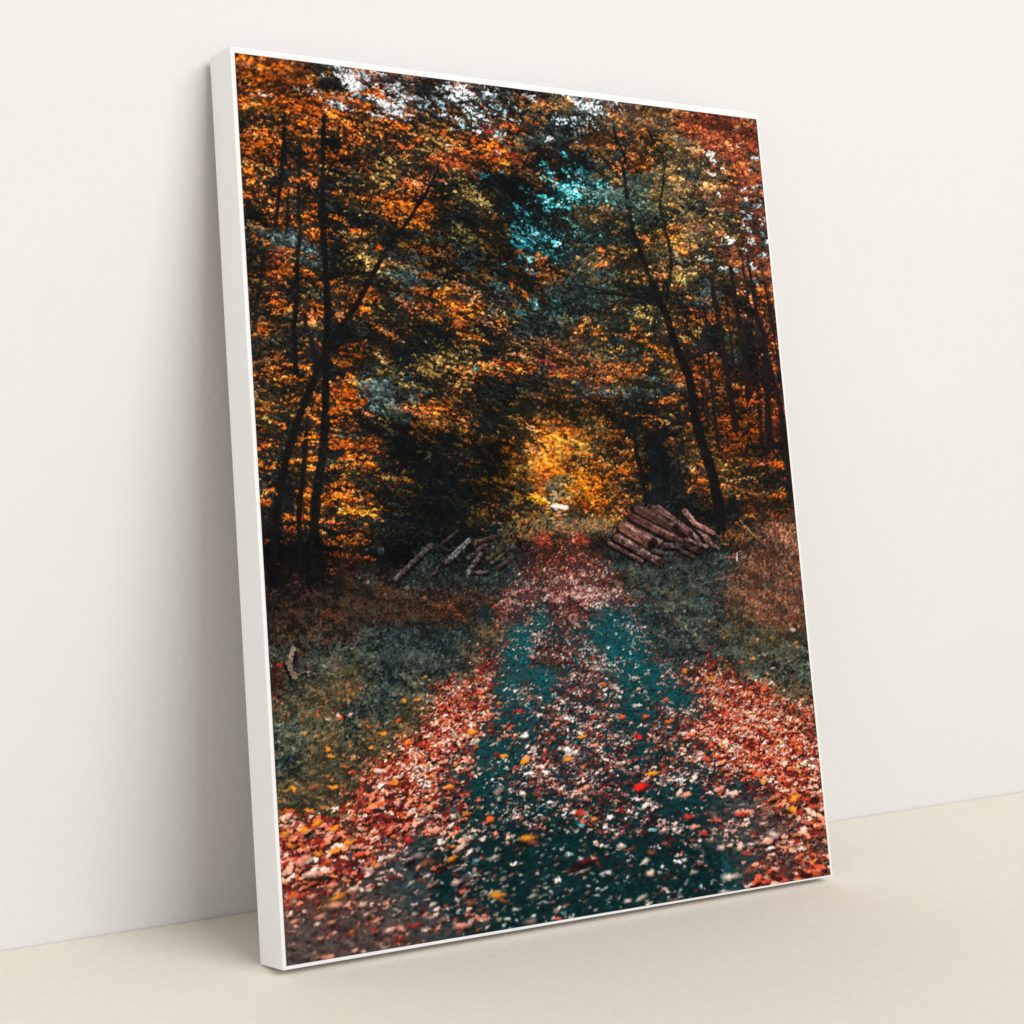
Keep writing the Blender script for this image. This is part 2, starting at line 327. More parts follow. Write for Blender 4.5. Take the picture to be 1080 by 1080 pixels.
    # --- right side
    line([(681,134),(694,155),(700,173),(699,194),(696,216),(700,238),(707,268),(706,297),(702,313)], 2, 5, (16,16,16))
    line([(646,128),(650,149),(658,164),(658,184),(662,215),(668,247),(676,270),(688,300),(695,317),(704,337),(711,361),(722,387),(728,406),(732,434),(739,464),(749,495),(757,528),(760,560)], 2.6, 15, (14,14,14), rim=(40,32,26))
    line([(650,149),(640,138),(632,120)], 1.8, 1.2)
    line([(677,247),(688,247),(698,253)], 2, 1.4)
    line([(630,308),(658,312),(689,316),(698,322)], 2, 4)
    line([(612,164),(640,172),(655,190)], 1.4, 2); line([(629,158),(642,175),(654,189)], 1.2, 2.2); line([(612,176),(640,187),(652,196)], 1.2, 1.4)
    line([(746,131),(758,140),(772,151)], 1, 1.8, (50,24,18)); line([(732,168),(741,180),(748,186),(768,195)], 1, 1.8, (44,24,18)); line([(796,145),(795,170)], 1.2, 1, (60,26,16))
    line([(700,344),(680,350),(660,349),(640,346)], 1.6, .9); line([(690,360),(706,366)], 1, 1.6)
    line([(626,172),(600,195),(585,215)], 1.2, 1, (24,24,22))
    for p, a, b in (([(749,290),(752,308),(760,354),(767,400),(776,454)], 5, 9), ([(770,282),(778,335),(785,376),(789,420)], 5, 9),
                    ([(788,270),(798,332),(806,363),(809,428),(812,470)], 4, 9), ([(811,384),(822,428),(829,470),(834,530)], 5, 11),
                    ([(743,320),(748,391),(757,470)], 3, 5), ([(803,280),(812,330),(820,380),(826,420)], 2, 4), ([(762,290),(768,340),(774,390)], 2, 4),
                    ([(737,330),(741,380),(747,450)], 2, 3), ([(796,300),(797,350),(800,440)], 3, 4), ([(781,262),(787,310),(790,350)], 2, 3), ([(800,420),(803,470)], 5, 6), ([(730,300),(733,350)],1.5,2), ([(757,320),(762,352)],2,3),([(812,262),(818,320)],2,2)):
        line(p, a, b, (24,19,18), alpha=.9, rim=(56,38,30))
    line([(660,420),(667,447),(671,480),(677,499),(681,532)], 2, 6, (12,15,17)); line([(648,470),(640,440),(628,410)],1,1.4)
    line([(712,479),(720,509),(724,530)], 3, 4, (16,18,18)); line([(688,470),(692,500),(694,528)], 12, 16, (14,20,24), alpha=.8)
    line([(628,491),(637,513),(645,543)], 1.4, 2, (24,24,18)); line([(560,455),(575,462),(585,470)], 1.2, 1, (26,26,18))

    # --- second coat: leaves in front of the wood
    keep = img.copy()
    scatter(9000, (48, 570), sizef=.7, ok='tree', seed=2)
    sprays(7000, (46, 572), 6, length=17, thick=2.6, leaf=.8)
    mask = value_noise(PH, PW, 34, 20, 9, .3)*.6+value_noise(PH, PW, 10, 6, 10, .3)*.4
    mask = np.clip((mask-.6)*8, 0, 1)
    keepw = (wood*(1-mask))[:, :, None]
    img[:] = img*(1-keepw)+keep*keepw

    def clus(x, y, rx, ry, ang, n, cols, L=4.5, W=2.0, spread=.5, a=.95):
        n = int(n*(.45 if cols is CY else .8))+1; c, s = math.cos(ang), math.sin(ang)
        u = rng.normal(0, spread*1.25, n)*rx; v = rng.normal(0, spread*.85, n)*ry+.012*u*u*(1 if x < 600 else .4)
        pal = np.array([srgb(q) for q in cols]); cc = pal[rng.integers(len(cols), size=n)]*rng.uniform(.62, 1.12, n)[:, None]
        cc[rng.random(n) < .18] *= .3
        Q.append((x+u*c-v*s, y+u*s+v*c, L*rng.uniform(.4, 1.15, n)*(.8 if x > 600 else 1), W*rng.uniform(.4, .95, n)*(.8 if x > 600 else 1), ang+rng.normal(0, .5, n), np.clip(cc, 0, 1)))
    Q = []
    OR = [(240,120,22),(230,104,18),(214,88,20),(244,146,62),(166,66,16)]
    OP = [(232,128,70),(214,104,48),(240,156,104),(180,84,44)]
    RO = [(204,74,26),(226,100,34),(170,52,22),(232,120,50)]
    TA = [(196,150,84),(170,128,70),(214,160,92),(140,108,60)]
    WH = [(240,240,246),(228,234,242),(250,246,248),(214,206,212)]
    TE = [(84,104,102),(66,86,86),(110,126,118),(50,66,68)]
    CY = [(96,218,226),(50,170,184),(176,244,242),(34,130,142)]
    DK = [(10,14,15),(16,20,20),(22,26,24)]
    for c in (
        # dark openings
        (330,70,16,6,.1,70,DK+[(70,30,20)]),(345,88,12,9,.1,60,DK),(300,92,18,7,.2,50,DK+[(60,32,16)]),(266,120,20,8,.2,60,DK),(380,158,30,9,.4,80,DK),
        (310,130,12,8,.3,50,DK),(430,150,18,10,.4,60,DK),(360,225,24,9,.3,80,DK),(490,225,28,10,.4,110,DK),(470,210,20,7,.4,60,DK),(540,200,26,14,.5,130,DK),
        (430,205,18,7,.3,50,DK),(560,170,24,10,.6,90,DK),(586,130,16,14,.6,80,DK),(440,365,22,7,.1,80,DK),(440,400,26,7,.1,80,DK),(520,410,26,10,.1,110,DK),(540,435,26,7,.1,90,DK),
        (420,500,40,34,0,420,DK),(450,540,40,26,0,320,DK),(480,500,24,30,0,200,DK),(400,450,26,10,.2,110,DK),(300,600,46,22,0,70,DK),(470,465,26,12,.1,90,DK),
        (700,520,22,16,.3,120,DK),(655,250,16,10,.2,70,DK),(640,240,20,7,.2,60,DK),(505,345,14,8,.2,50,DK),(480,360,20,6,.3,50,DK),(690,430,12,10,.2,60,DK+[(20,30,38)]),(650,355,14,7,.1,50,DK+[(20,32,38)]),
        (700,465,16,18,.2,110,[(12,20,26),(18,28,34),(10,14,16)]),(815,475,22,10,.2,80,DK),(790,505,22,10,.1,90,DK+[(50,28,18)]),(640,430,20,5,.1,60,DK),(610,445,26,6,.05,70,DK),
        (470,250,40,8,.4,160,DK+TE[3:]),(510,270,36,8,.4,150,DK+TE[3:]),(500,300,30,8,.45,120,DK+TE[3:]),(440,345,34,7,.3,110,DK),(400,300,24,6,.4,70,DK),(470,365,34,8,.2,120,DK),(420,380,26,7,.2,80,DK),(540,350,30,8,.3,90,DK+TE[3:]),
        (600,330,30,7,.1,80,DK+TE[3:]),(650,330,24,6,.1,70,DK+TE[3:]),(620,370,26,6,.1,70,DK+TE[3:]),(690,390,12,9,.2,50,DK),(670,430,26,6,.1,80,DK),(560,400,26,6,.3,70,DK),(600,425,30,6,.05,90,DK),(650,300,26,5,.1,60,DK),(500,430,40,10,.1,160,DK),
        (380,440,20,14,.3,110,DK),(400,440,24,10,.3,110,DK),(290,360,12,16,.2,60,DK),(275,400,10,14,.2,50,DK),(300,410,16,6,.2,50,DK),(360,360,16,7,.2,50,DK),(262,215,12,8,.2,40,DK),(270,265,14,7,.2,50,DK),(420,270,20,6,.4,50,TE[3:]+DK),
        # sky openings upper left
        (366,84,11,6,.6,60,WH),(372,90,7,4,.5,34,WH),(386,82,10,6,.6,26,WH),(355,110,9,5,.4,40,WH),(362,114,6,3,.4,18,WH),(332,97,8,4,.4,22,WH),(314,94,5,3,.3,12,WH),(262,68,8,3,.3,14,[(240,200,180),(236,180,150)]),(282,101,9,3,.2,18,[(236,196,190),(220,170,160)]),
        (400,106,12,6,.5,60,WH),(413,113,13,5,.5,80,WH),(418,97,7,5,.9,26,WH),(424,108,4,7,.3,18,[(190,224,232),(226,240,246)]),(395,122,9,4,.3,20,[(226,190,176),(240,210,200)]),(416,120,10,2.4,.35,20,WH),
        (486,94,8,7,.3,60,WH),(474,102,9,3.5,.7,28,[(210,230,238),(240,246,250)]),(464,94,4,3,0,12,WH),(448,108,6,4,.2,22,[(180,212,220),(220,238,244)]),(466,112,9,3.5,1.0,26,[(170,204,214),(210,232,240)]),
        (493,115,7,4,.4,24,[(200,226,236),(236,244,250)]),(514,100,8,6,.6,30,[(200,224,232),(150,186,196)]),(525,116,9,5,.5,34,[(200,226,232),(140,190,200)]),(489,133,5,3.5,.6,18,[(210,234,244),(150,200,216)]),
        (505,137,4,4,0,14,WH),(527,142,8,5,.6,26,[(190,224,234),(120,176,190)]),(544,129,5,3,.5,10,WH),(561,105,6,4,.7,20,WH),(604,106,10,5,.5,46,[(214,230,236),(240,246,250),(150,180,190)]),(618,112,7,6,.6,34,[(214,230,236),(240,246,250)]),
        (590,125,8,8,.8,30,[(170,196,200),(120,146,150)]),(579,146,3,3,0,10,WH),(608,138,12,12,.8,40,[(140,166,170),(100,120,122),(190,206,210)]),(622,128,8,10,.7,30,[(150,170,176),(200,212,216)]),
        # oranges upper left
        (262,62,16,5,.15,50,OR),(266,82,16,7,.2,60,OR),(285,78,18,5,.5,60,OR),(314,86,22,4,.1,60,OR),(258,104,10,8,.2,40,OR),(306,106,26,4,.05,70,OR),(345,101,30,5,.02,90,OR),(386,98,22,4,.05,60,OR),
        (322,115,22,5,.15,60,OR),(352,122,20,6,.6,60,OR),(372,134,18,6,.7,50,OR),(325,128,13,6,.1,56,OR),(398,95,12,4,0,30,RO),(412,128,22,3,.3,34,OR),(424,133,14,4,.1,30,OR),(378,108,14,3,.3,30,RO),
        (276,140,12,7,.3,56,OR),(272,152,14,6,.2,50,OR),(292,148,7,9,1.2,24,OR),(262,160,10,4,.2,18,OR),(294,172,7,5,.6,26,RO),(263,141,8,3,.1,14,OP),(276,176,20,5,.25,40,TA+OR[:1]),(346,160,8,4,.3,26,RO),(326,158,8,5,.8,20,OR),
        (331,140,8,5,1.2,20,OP),(372,146,10,5,.6,26,OR),(312,190,6,4,.7,16,OR),(330,195,9,5,.6,26,OP),(297,206,5,5,1,16,OR),(356,203,7,3,.1,16,OR),(282,222,8,3,.2,16,OR),(263,192,8,3,-.3,14,OR),
        (402,210,16,4,.3,44,OR),(424,217,16,5,.15,56,OR),(436,226,20,6,.45,50,OR),(439,194,14,6,.3,40,OP),(441,219,13,6,.3,50,OR),(416,228,10,5,.5,30,OR),(402,176,12,6,.4,34,TA),(395,190,14,6,.5,34,TA),(405,165,8,4,.6,16,TA),(428,155,8,4,.2,16,RO),
        (357,231,8,6,.5,26,OR),(293,231,5,5,1,16,OR),(327,224,8,5,-.5,24,OR),(272,240,20,2.5,.25,40,TA+OR[:1]),(262,248,14,2,.3,20,OR),(312,236,5,3,1,10,OR),(400,262,5,4,.4,24,OR),(276,254,5,3,0,14,OR),
        (454,140,18,7,.15,60,[(190,100,36),(160,90,40),(120,70,34)]),(468,140,7,5,0,24,[(206,96,36),(180,80,30)]),(500,146,4,4,0,18,RO),(514,137,9,6,.5,34,[(150,40,30),(180,60,40),(110,30,26)]),(537,134,9,5,.3,34,RO),
        (484,159,10,4,.2,40,RO),(474,156,4,4,0,16,[(230,170,130),(210,150,110)]),(470,168,16,5,.2,56,RO),(520,155,14,7,.2,110,RO+OR[:2]),(512,166,16,5,.1,60,RO),(536,165,12,4,.15,30,[(170,50,30),(140,36,28)]),(490,176,16,4,.2,40,[(150,66,30),(180,84,36)]),
        (440,195,12,5,.35,40,OP),(462,189,10,3,.3,22,OP),(494,203,18,4,.35,34,TA),(510,214,11,5,.4,40,TA),(552,104,12,5,.5,34,[(170,96,44),(190,112,56)]),(574,112,14,5,.2,50,[(190,112,56),(160,90,46)]),
        # cyan gap
        (593,196,14,9,.3,140,CY),(604,206,11,9,.5,90,CY),(578,213,16,4,.25,60,CY),(612,182,9,5,.2,50,CY),(575,175,8,6,.6,30,CY),(573,188,7,3,.4,20,CY),(547,222,9,4,1.0,44,CY),(542,240,7,5,.9,40,CY),(560,243,9,5,.5,34,CY),(508,187,3,3,0,12,CY),(530,183,2,3,0,5,CY),
        (550,254,10,4,.4,60,CY),(585,257,4,6,.2,34,CY),(560,256,9,4,.3,30,[(10,90,100),(20,120,130)]),(606,240,18,5,.6,50,[(24,110,104),(16,80,76),(60,140,120)]),(563,288,4,3,0,10,[(120,180,186)]),(564,320,5,4,.8,26,[(150,214,214),(110,180,184)]),(552,332,7,4,.6,24,[(60,150,156),(40,110,116)]),(500,388,5,3,.6,12,[(60,140,130)]),(606,324,4,1.4,.3,6,CY),
        (582,236,18,12,.4,150,DK+TE[3:]),(556,205,12,9,.3,90,DK),(566,226,7,12,.4,60,DK),(618,205,7,12,.2,50,DK+TE[3:]),(596,226,22,5,.3,80,DK+TE[3:]),(575,262,18,6,.4,80,DK+TE[3:]),(590,182,14,4,.5,46,DK),(558,175,9,7,.4,50,DK),(600,252,20,8,.3,80,DK+TE[3:]),(530,262,14,7,.4,60,DK),(600,320,20,6,.3,50,TE+DK),(560,325,12,5,.4,40,DK+TE),
        # mid-left foliage
        (298,287,12,6,.2,60,OR),(324,287,7,4,.2,24,OR),(300,326,14,5,-.2,40,OR),(328,335,6,6,.4,26,OP),(388,312,8,7,.6,44,OR),(386,328,7,4,.5,22,OR),(374,317,7,3,.4,18,OR),(358,333,6,5,.4,20,OP),(430,322,12,7,.6,60,OP),(440,305,9,5,.2,34,OP),
        (432,260,8,4,.5,24,OR),(398,347,6,3,.1,20,OR),(413,353,8,4,.5,30,OP),(354,380,8,5,.5,34,OR),(368,383,6,3,.4,20,OR),(405,380,9,4,.7,34,TA),(308,398,14,3.5,.15,44,OR),(321,388,6,4,.2,22,OR),(274,347,5,3,.1,18,OR),(274,350,6,2,0,8,OR),
        (366,414,9,8,.4,70,OR),(362,428,16,3.5,-.1,70,OR),(352,411,6,4,.3,20,RO),(332,430,8,3.5,.1,26,OR),(400,420,18,5,.4,90,TE),(388,405,14,4,.4,50,TE),(395,432,12,4,.3,40,TE),(300,250,22,6,.25,110,TE),(320,262,14,6,.3,50,TE),(282,244,16,3,.25,30,TE),
        (420,292,16,6,.4,60,TE),(385,272,16,6,.5,50,TA),(366,248,12,5,.2,34,TA),(425,280,16,6,.4,40,TA),(375,243,10,4,.1,30,OR),(330,345,14,6,0,26,TA),
        # centre foliage
        (448,264,9,4,.2,26,OR),(468,270,8,3,.2,30,OP),(452,290,10,4,.1,26,OR),(444,308,10,5,.2,40,OR),(466,309,14,3,-.15,46,OR),(489,303,12,4,.5,40,OP),(501,314,8,3,-.8,30,OP),(481,327,10,5,-.2,60,RO+OP[:2]),(484,340,9,5,-.2,50,RO+OP[:2]),(452,323,8,3,.5,16,[(160,60,44),(190,90,60)]),
        (510,340,9,6,.3,34,[(150,84,60),(120,70,52),(180,104,70)]),(507,358,7,3.5,.4,26,OR),(504,350,5,4,.4,12,TA),(540,301,5,3,.8,18,OR),(552,311,8,3,.8,30,OR),(570,275,7,7,.8,46,OP+OR[:2]),(578,292,10,6,.5,60,[(206,120,50),(180,100,48),(150,80,40)]),(546,266,5,3,.2,20,OP),
        (614,344,14,3,-.75,60,OR),(619,337,4,4,-.5,20,OP),(636,392,14,3,.15,50,OP),(634,398,10,4,-.3,40,OP),(620,392,12,2.5,.15,24,RO),(590,396,9,4,.2,50,OR[:3]+TA[:1]),(574,360,16,4,.3,60,[(160,70,50),(130,50,40),(190,110,80)]),(576,382,10,4,.4,44,[(160,50,40),(190,80,50),(120,40,30)]),
        (548,374,12,4,.3,44,OP),(488,391,14,6,.3,80,OR[:3]+TA),(520,387,10,5,.3,50,OR[:2]+TA),(530,382,8,2,0,12,[(170,40,34)]),(486,406,12,6,.5,40,TA+OR[:1]),(462,380,8,4,.6,28,TA),(447,390,8,6,.3,30,TA),(448,434,16,5,.25,70,OR[:3]+OP),(468,432,10,3,.2,34,RO),(456,446,12,4,.25,50,OP),(446,448,10,4,.2,40,OR),
        (490,280,14,6,.4,50,TE),(525,300,12,8,.5,60,TE),(585,310,18,8,.2,110,[(92,98,92),(70,80,76),(120,122,112)]),(530,330,16,8,.3,60,[(52,60,52),(70,74,58)]),(600,300,16,8,-.1,70,[(90,84,66),(66,70,60)]),(560,340,16,8,.3,70,[(48,66,64),(30,50,50)]),(610,285,16,6,-.3,50,[(110,92,64),(80,80,66)]),
        (575,437,18,4,-.05,44,[(170,110,40),(140,90,40)]),(560,418,14,3,.1,24,OP),(632,444,6,3,0,16,OR),(631,265,7,4,-.6,22,RO),(633,281,5,3,0,16,RO),(585,445,14,3,.1,30,OR),(480,420,20,4,.1,50,[(70,56,34),(90,66,36)]),
        # right foliage
        (655,141,5,4,.3,22,RO),(645,155,5,5,.5,30,OP+RO),(650,176,7,5,.6,50,OR[:3]+OP),(668,164,7,4,.5,26,RO),(684,182,6,3,0,14,OR),(638,219,10,4,.1,46,OP),(625,232,6,5,.1,26,OR[:1]+TA),(678,251,7,5,.4,50,OR[:3]+RO),(664,264,12,2,-.1,40,OR[:2]+TA),(634,265,4,4,0,14,RO),
        (718,264,8,4,-.3,30,OR[:2]+TA),(705,150,10,7,.3,50,[(190,116,40),(160,100,40)]),(726,134,14,7,.1,60,[(206,90,30),(176,70,26)]),(752,125,22,5,.1,70,[(120,46,20),(160,70,26),(80,34,20)]),(770,155,6,4,.3,24,[(206,130,90),(190,110,70)]),(747,162,5,3,.6,26,[(220,200,196),(190,160,150)]),(751,170,4,4,.8,20,[(226,216,214)]),(750,182,8,4,.6,12,[(190,170,160)]),(764,180,3,5,.6,10,[(200,190,180)]),
        (740,145,24,10,.3,110,[(150,58,40),(120,46,36),(176,80,46)]),(780,180,22,16,.3,130,[(160,78,24),(186,98,30),(120,60,24)]),(735,200,20,12,.2,90,[(140,64,40),(112,56,40)]),(738,240,20,16,.2,120,[(130,60,40),(150,76,48),(104,50,36)]),(758,206,3,3,0,8,[(210,200,200)]),
        (788,228,6,5,.6,30,[(110,180,190),(180,220,226)]),(788,241,9,4,.8,26,[(190,200,206),(140,160,168)]),(770,254,3,5,.2,26,[(190,216,220),(220,236,238)]),(792,254,3,4,.3,18,[(190,210,214)]),(801,217,4,4,.4,14,[(160,190,200)]),(805,233,3,5,.2,14,[(150,196,206)]),(785,262,3,4,0,8,[(160,180,184)]),(793,282,3,6,.2,14,[(170,196,202)]),(776,285,4,5,.2,14,[(110,150,156)]),(745,275,5,3,0,14,[(110,140,150)]),(737,272,3,3,0,6,[(180,190,194)]),(807,268,3,5,0,8,[(150,170,176)]),
        (630,205,22,8,.1,120,TE+[(90,92,78)]),(655,222,18,9,.2,110,TE+[(60,64,54)]),(680,220,12,6,.2,50,TE),(645,200,16,5,.1,40,TE),(690,228,14,7,.2,60,[(90,90,70),(66,68,54)]),(628,172,10,9,.7,60,[(60,80,86),(90,106,110),(40,52,56)]),(625,190,12,5,.3,50,TE),
        (674,238,18,12,.3,90,[(26,30,28),(40,46,42)]),(690,270,22,7,.1,80,[(76,82,70),(56,62,54)]),(640,290,24,5,.1,70,[(60,72,70),(44,54,52)]),(720,245,16,12,.2,70,[(120,92,44),(96,78,42),(146,104,48)]),(715,225,16,10,.2,60,[(116,96,56),(90,78,48)]),(738,318,16,7,.2,60,[(84,92,80),(64,72,64)]),
        (692,290,14,4,.15,54,OP),(716,293,9,4,.5,30,TA+OR[:1]),(665,286,10,3,.2,20,[(176,90,40)]),(673,332,5,4,.2,24,OR[:1]+TA),(732,328,6,3,.3,30,RO),(735,338,9,7,.4,60,OR[:3]+[(190,110,50)]),(736,352,7,5,.3,26,TA+OR[:1]),(748,335,7,6,.5,26,RO),(642,352,20,2,.05,26,RO),(661,355,4,4,0,24,OP),(689,366,11,5,.3,34,OR[:3]),(679,360,6,3,0,16,OR),(652,369,10,4,-.2,26,OR),
        (639,386,16,3,.1,60,OP),(646,393,18,3,.1,74,OP),(636,400,12,2.5,.1,34,OP),(702,375,10,6,.4,40,OR[:3]),(745,376,8,3,-.4,26,OP),(734,388,7,3,-.3,30,OR),(715,400,9,5,-.1,60,OR),(742,401,9,3,.4,34,OP),(752,407,9,2,.3,30,TA),(770,407,10,2,-.2,26,TA),(709,420,11,4,-.1,60,OR),(696,425,8,3,0,26,OR),(760,413,7,3,0,26,OP),
        (739,417,5,3,.2,16,OR),(786,424,7,5,.3,34,OR[:3]),(800,412,7,6,.3,46,RO),(798,424,7,4,0,30,RO),(764,442,9,7,.2,80,OR[:3]+RO),(768,455,9,5,.2,50,OR),(788,444,9,5,-.1,34,OR[:3]),(803,441,5,4,0,20,RO),(820,440,4,8,0,20,[(150,50,36),(120,40,30)]),(775,462,12,3,.1,30,OR[:3]),(686,440,16,3,.25,40,OR[:3]),(700,445,9,3,.1,20,TA),
        (718,452,12,3,.1,24,[(120,84,44)]),(640,460,14,8,.1,50,[(150,96,40),(190,110,40),(110,76,36)]),(635,446,8,4,0,20,OR),(806,374,4,2,-.3,10,[(206,170,120)]),(818,389,8,3,0,18,RO),(781,308,4,6,.1,34,OP),(792,318,3,9,.1,30,OP),(801,330,3,8,.2,20,RO),(760,335,4,7,.2,16,RO),(770,345,3,8,.1,16,[(170,80,40)]),(815,360,5,10,0,30,RO),
        (660,410,26,6,.1,110,TE+[(60,66,54)]),(685,400,14,6,.1,60,TE),(640,415,18,5,.1,60,TE),(655,380,14,5,0,40,[(60,60,40)]),
        # lower left, streaks of lit leaves
        (368,470,15,3.5,.1,80,OR+RO),(356,465,10,4,0,30,OR),(388,470,10,3,-.05,30,RO),(368,482,15,3,-.2,60,OR),(390,489,12,3,.25,40,OR),(354,492,9,3,-.2,30,OR),(424,506,12,3.5,.1,54,OR[:3]+TA),(410,503,8,3,.1,20,TA),(352,521,12,4,.1,60,OR),(362,524,10,3,.15,40,OR),(352,511,10,3,-.1,26,OR),(376,539,22,3,.05,80,[(236,150,40),(226,130,24),(200,130,50)]),(393,538,10,2.5,-.2,34,[(240,160,50),(226,140,30)]),(348,550,11,2.5,.1,30,RO),
        (349,572,10,4,.1,40,OR),(372,568,12,3,-.5,30,TA+OR[:1]),(360,585,8,3,.1,20,RO),(352,603,4,4,0,12,RO),(385,588,9,4,.2,22,RO),(331,461,8,3,0,30,OR),(328,485,6,4,0,24,OR),(326,518,5,4,0,26,OR),(323,546,6,3,0,26,OR),(304,546,7,3.5,.1,40,OR+RO),(281,470,11,4,-.2,40,RO+OR[:1]),(290,492,8,4,.1,26,OR),(274,491,5,3,0,18,OR),(312,486,6,3,0,22,OR),(297,449,7,3,.4,20,OR),(284,444,9,2,.5,16,TA),
        (283,519,7,4,-.4,30,OR),(280,529,6,4,0,26,RO),(287,571,9,2,-.1,22,[(200,100,40)]),(275,487,6,4,0,16,OR),(308,556,6,3,0,16,RO),(410,453,7,2.5,.6,18,TA),(452,448,13,5,.1,40,OR),(348,434,8,3,0,20,OR),(388,437,6,2.5,.2,22,OP),(432,433,8,3,.2,30,OP),(452,482,7,3,-.5,22,[(140,96,50)]),(362,460,14,2,0,20,TE),(372,504,18,7,.2,80,[(50,44,24),(36,36,24)]),(424,542,14,3,.1,24,[(90,86,60),(60,66,54)]),(420,532,12,3,.2,20,[(50,66,70)]),(398,580,9,4,.3,26,TE),
        # tunnel of light
        (582,466,16,13,0,260,[(246,150,40),(240,132,28),(250,176,80),(226,120,30)]),(576,490,14,14,0,220,[(244,140,30),(250,160,50),(230,120,24)]),(562,476,10,8,.2,60,[(236,170,120),(226,140,70),(206,130,70)]),(560,452,9,4,.5,30,[(240,180,130),(230,150,90)]),(598,456,9,6,.2,50,OR),(573,502,12,7,-.2,90,OR),(608,500,14,8,-.3,120,[(250,160,30),(240,140,20),(220,120,30)]),(618,514,10,14,.3,110,[(244,146,24),(230,120,20)]),(626,526,9,8,0,70,[(244,150,24),(220,120,20)]),(602,520,10,8,0,60,[(210,130,50),(240,150,30)]),
        (568,527,12,6,.4,70,[(240,170,30),(230,140,30)]),(546,528,7,8,0,36,[(190,130,40),(150,110,50)]),(534,476,8,5,.3,40,OR[:3]),(538,488,8,3,.3,22,[(190,100,40)]),(536,508,7,3.5,0,34,[(206,110,50),(230,130,60)]),(489,455,5,4,0,28,[(160,96,36),(130,76,30)]),(512,464,14,3,.1,34,[(110,60,28),(140,80,36)]),(502,486,6,4,.1,14,[(170,96,36)]),(512,540,9,4,-.1,46,[(200,120,40),(180,90,34)]),(520,533,5,3,0,14,RO),(490,507,6,2,.1,10,[(130,80,36)]),
        (585,508,9,6,0,46,[(140,116,66),(120,110,76),(96,100,70)]),(596,480,9,8,0,34,[(150,120,60),(110,90,50)]),(558,495,8,8,.3,40,[(130,110,64),(100,96,62)]),(586,524,7,7,0,50,[(196,176,130),(170,140,90),(120,110,80)]),(552,512,12,7,.2,50,[(76,70,44),(56,56,40)]),(606,536,9,4,0,34,[(50,44,30),(80,60,34)]),(575,536,8,3,.1,30,[(70,50,34),(40,30,24)]),
        (605,470,12,5,.2,50,[(84,80,50),(60,60,44),(130,90,40)]),(558,462,14,4,.7,60,[(28,26,18),(40,34,22)]),(572,470,8,2,.8,20,[(24,24,18)]),(548,450,12,4,.6,40,[(26,26,20)]),(625,470,12,10,.3,60,[(96,80,40),(60,54,34)]),
        (655,498,9,6,.1,50,OR[:3]),(642,515,8,8,.1,50,[(210,130,30),(180,104,30)]),(686,514,6,4,.1,26,[(190,130,40)]),(655,530,10,6,.1,40,[(150,80,30),(180,100,36)]),(648,551,6,6,.1,44,[(210,140,50),(180,120,50)]),(740,507,9,4,.1,30,OR[:3]),(712,482,10,6,.2,40,[(120,84,40),(96,72,40)]),(735,478,8,10,.3,40,[(110,76,34),(84,62,34)]),
        (772,472,12,4,-.3,50,OR[:3]),(785,490,6,2.5,-.1,14,TA),(801,490,8,3,-.2,26,RO+[(220,150,130)]),(820,491,10,5,-.1,50,OR[:3]),(782,505,18,3,-.1,40,TA),(775,515,16,4,.2,60,[(130,110,60),(190,110,50)]),(820,522,8,5,-.3,40,OR[:3]),(790,520,10,4,.3,30,[(150,90,40)]),(817,543,9,3,0,22,RO),(828,505,4,4,0,14,[(150,40,34)]),(806,541,16,4,.05,30,[(130,76,46),(160,100,60)]),(755,488,14,8,.1,50,[(70,60,34),(100,80,40)])
        ):
        clus(*c)
    def flush():
        if Q: stamp(*[np.concatenate([q[i] for q in Q]) for i in range(6)])
        Q.clear()
    flush()
    # re-expose part of the wood over the clusters
    mask2 = value_noise(PH, PW, 26, 14, 19, .3)*.6+value_noise(PH, PW, 8, 5, 20, .3)*.4
    kw = (wood*np.clip(((.66+.08*np.clip((np.mgrid[0:PH, 0:PW][0]/S+PY0-280)/80, 0, 1))-mask2)*8, 0, 1))[:, :, None]; img[:] = img*(1-kw)+keep*kw
    yy, xx = np.mgrid[0:PH, 0:PW]; X = xx/S+PX0; Y = yy/S+PY0
    warp(1.7, 3.2, 31); warp(.9, 1.8, 33)
    for p, a_, b_ in (([(458,186),(446,208),(425,240),(410,259),(395,286),(380,314),(366,336)], 2.2, 5.5), ([(410,259),(430,262),(455,256)], 1.6, .9), ([(395,286),(375,290),(352,300),(343,310)], 1, 1.8), ([(425,240),(436,222),(440,205)], 1.4, .9), ([(343,300),(360,280),(388,262)], 1.8, .9), ([(343,240),(356,222),(366,200)], 1.6, .8), ([(341,190),(352,172),(360,150)], 1.4, .8),
        ([(315,215),(328,204),(340,196)], 1.2, .8), ([(343,375),(370,360),(405,356)], 2.2, .8), ([(333,520),(352,500),(372,492)], 1.6, .7), ([(318,480),(306,462),(300,440)], 1.4, .8), ([(297,500),(284,480),(272,470)], 1.6, .8),
        ([(695,318),(660,312),(628,305),(600,300)], 3.2, 1), ([(700,330),(712,316),(716,300),(722,286)], 1.8, .8), ([(711,361),(690,350),(665,350),(640,346)], 1.5, .7), ([(722,387),(742,380),(765,374)], 1.2, .7), ([(668,247),(650,236),(636,232)], 1.6, .8), ([(675,268),(664,276),(648,280)], 1.5, .7), ([(700,238),(716,230),(730,214)], 1.4, .7), ([(658,184),(640,170),(612,158)], 1.8, .8), ([(699,190),(712,180),(722,166)], 1.2, .7), ([(732,434),(716,420),(704,416)], 1.3, .7), ([(739,464),(756,448),(772,444)], 1.2, .7),
        ([(560,452),(548,446),(520,440),(496,444)], 1.2, .8), ([(590,442),(566,432),(536,428)], 1.3, .8), ([(600,430),(630,424),(660,426)], 1, 1.6)):
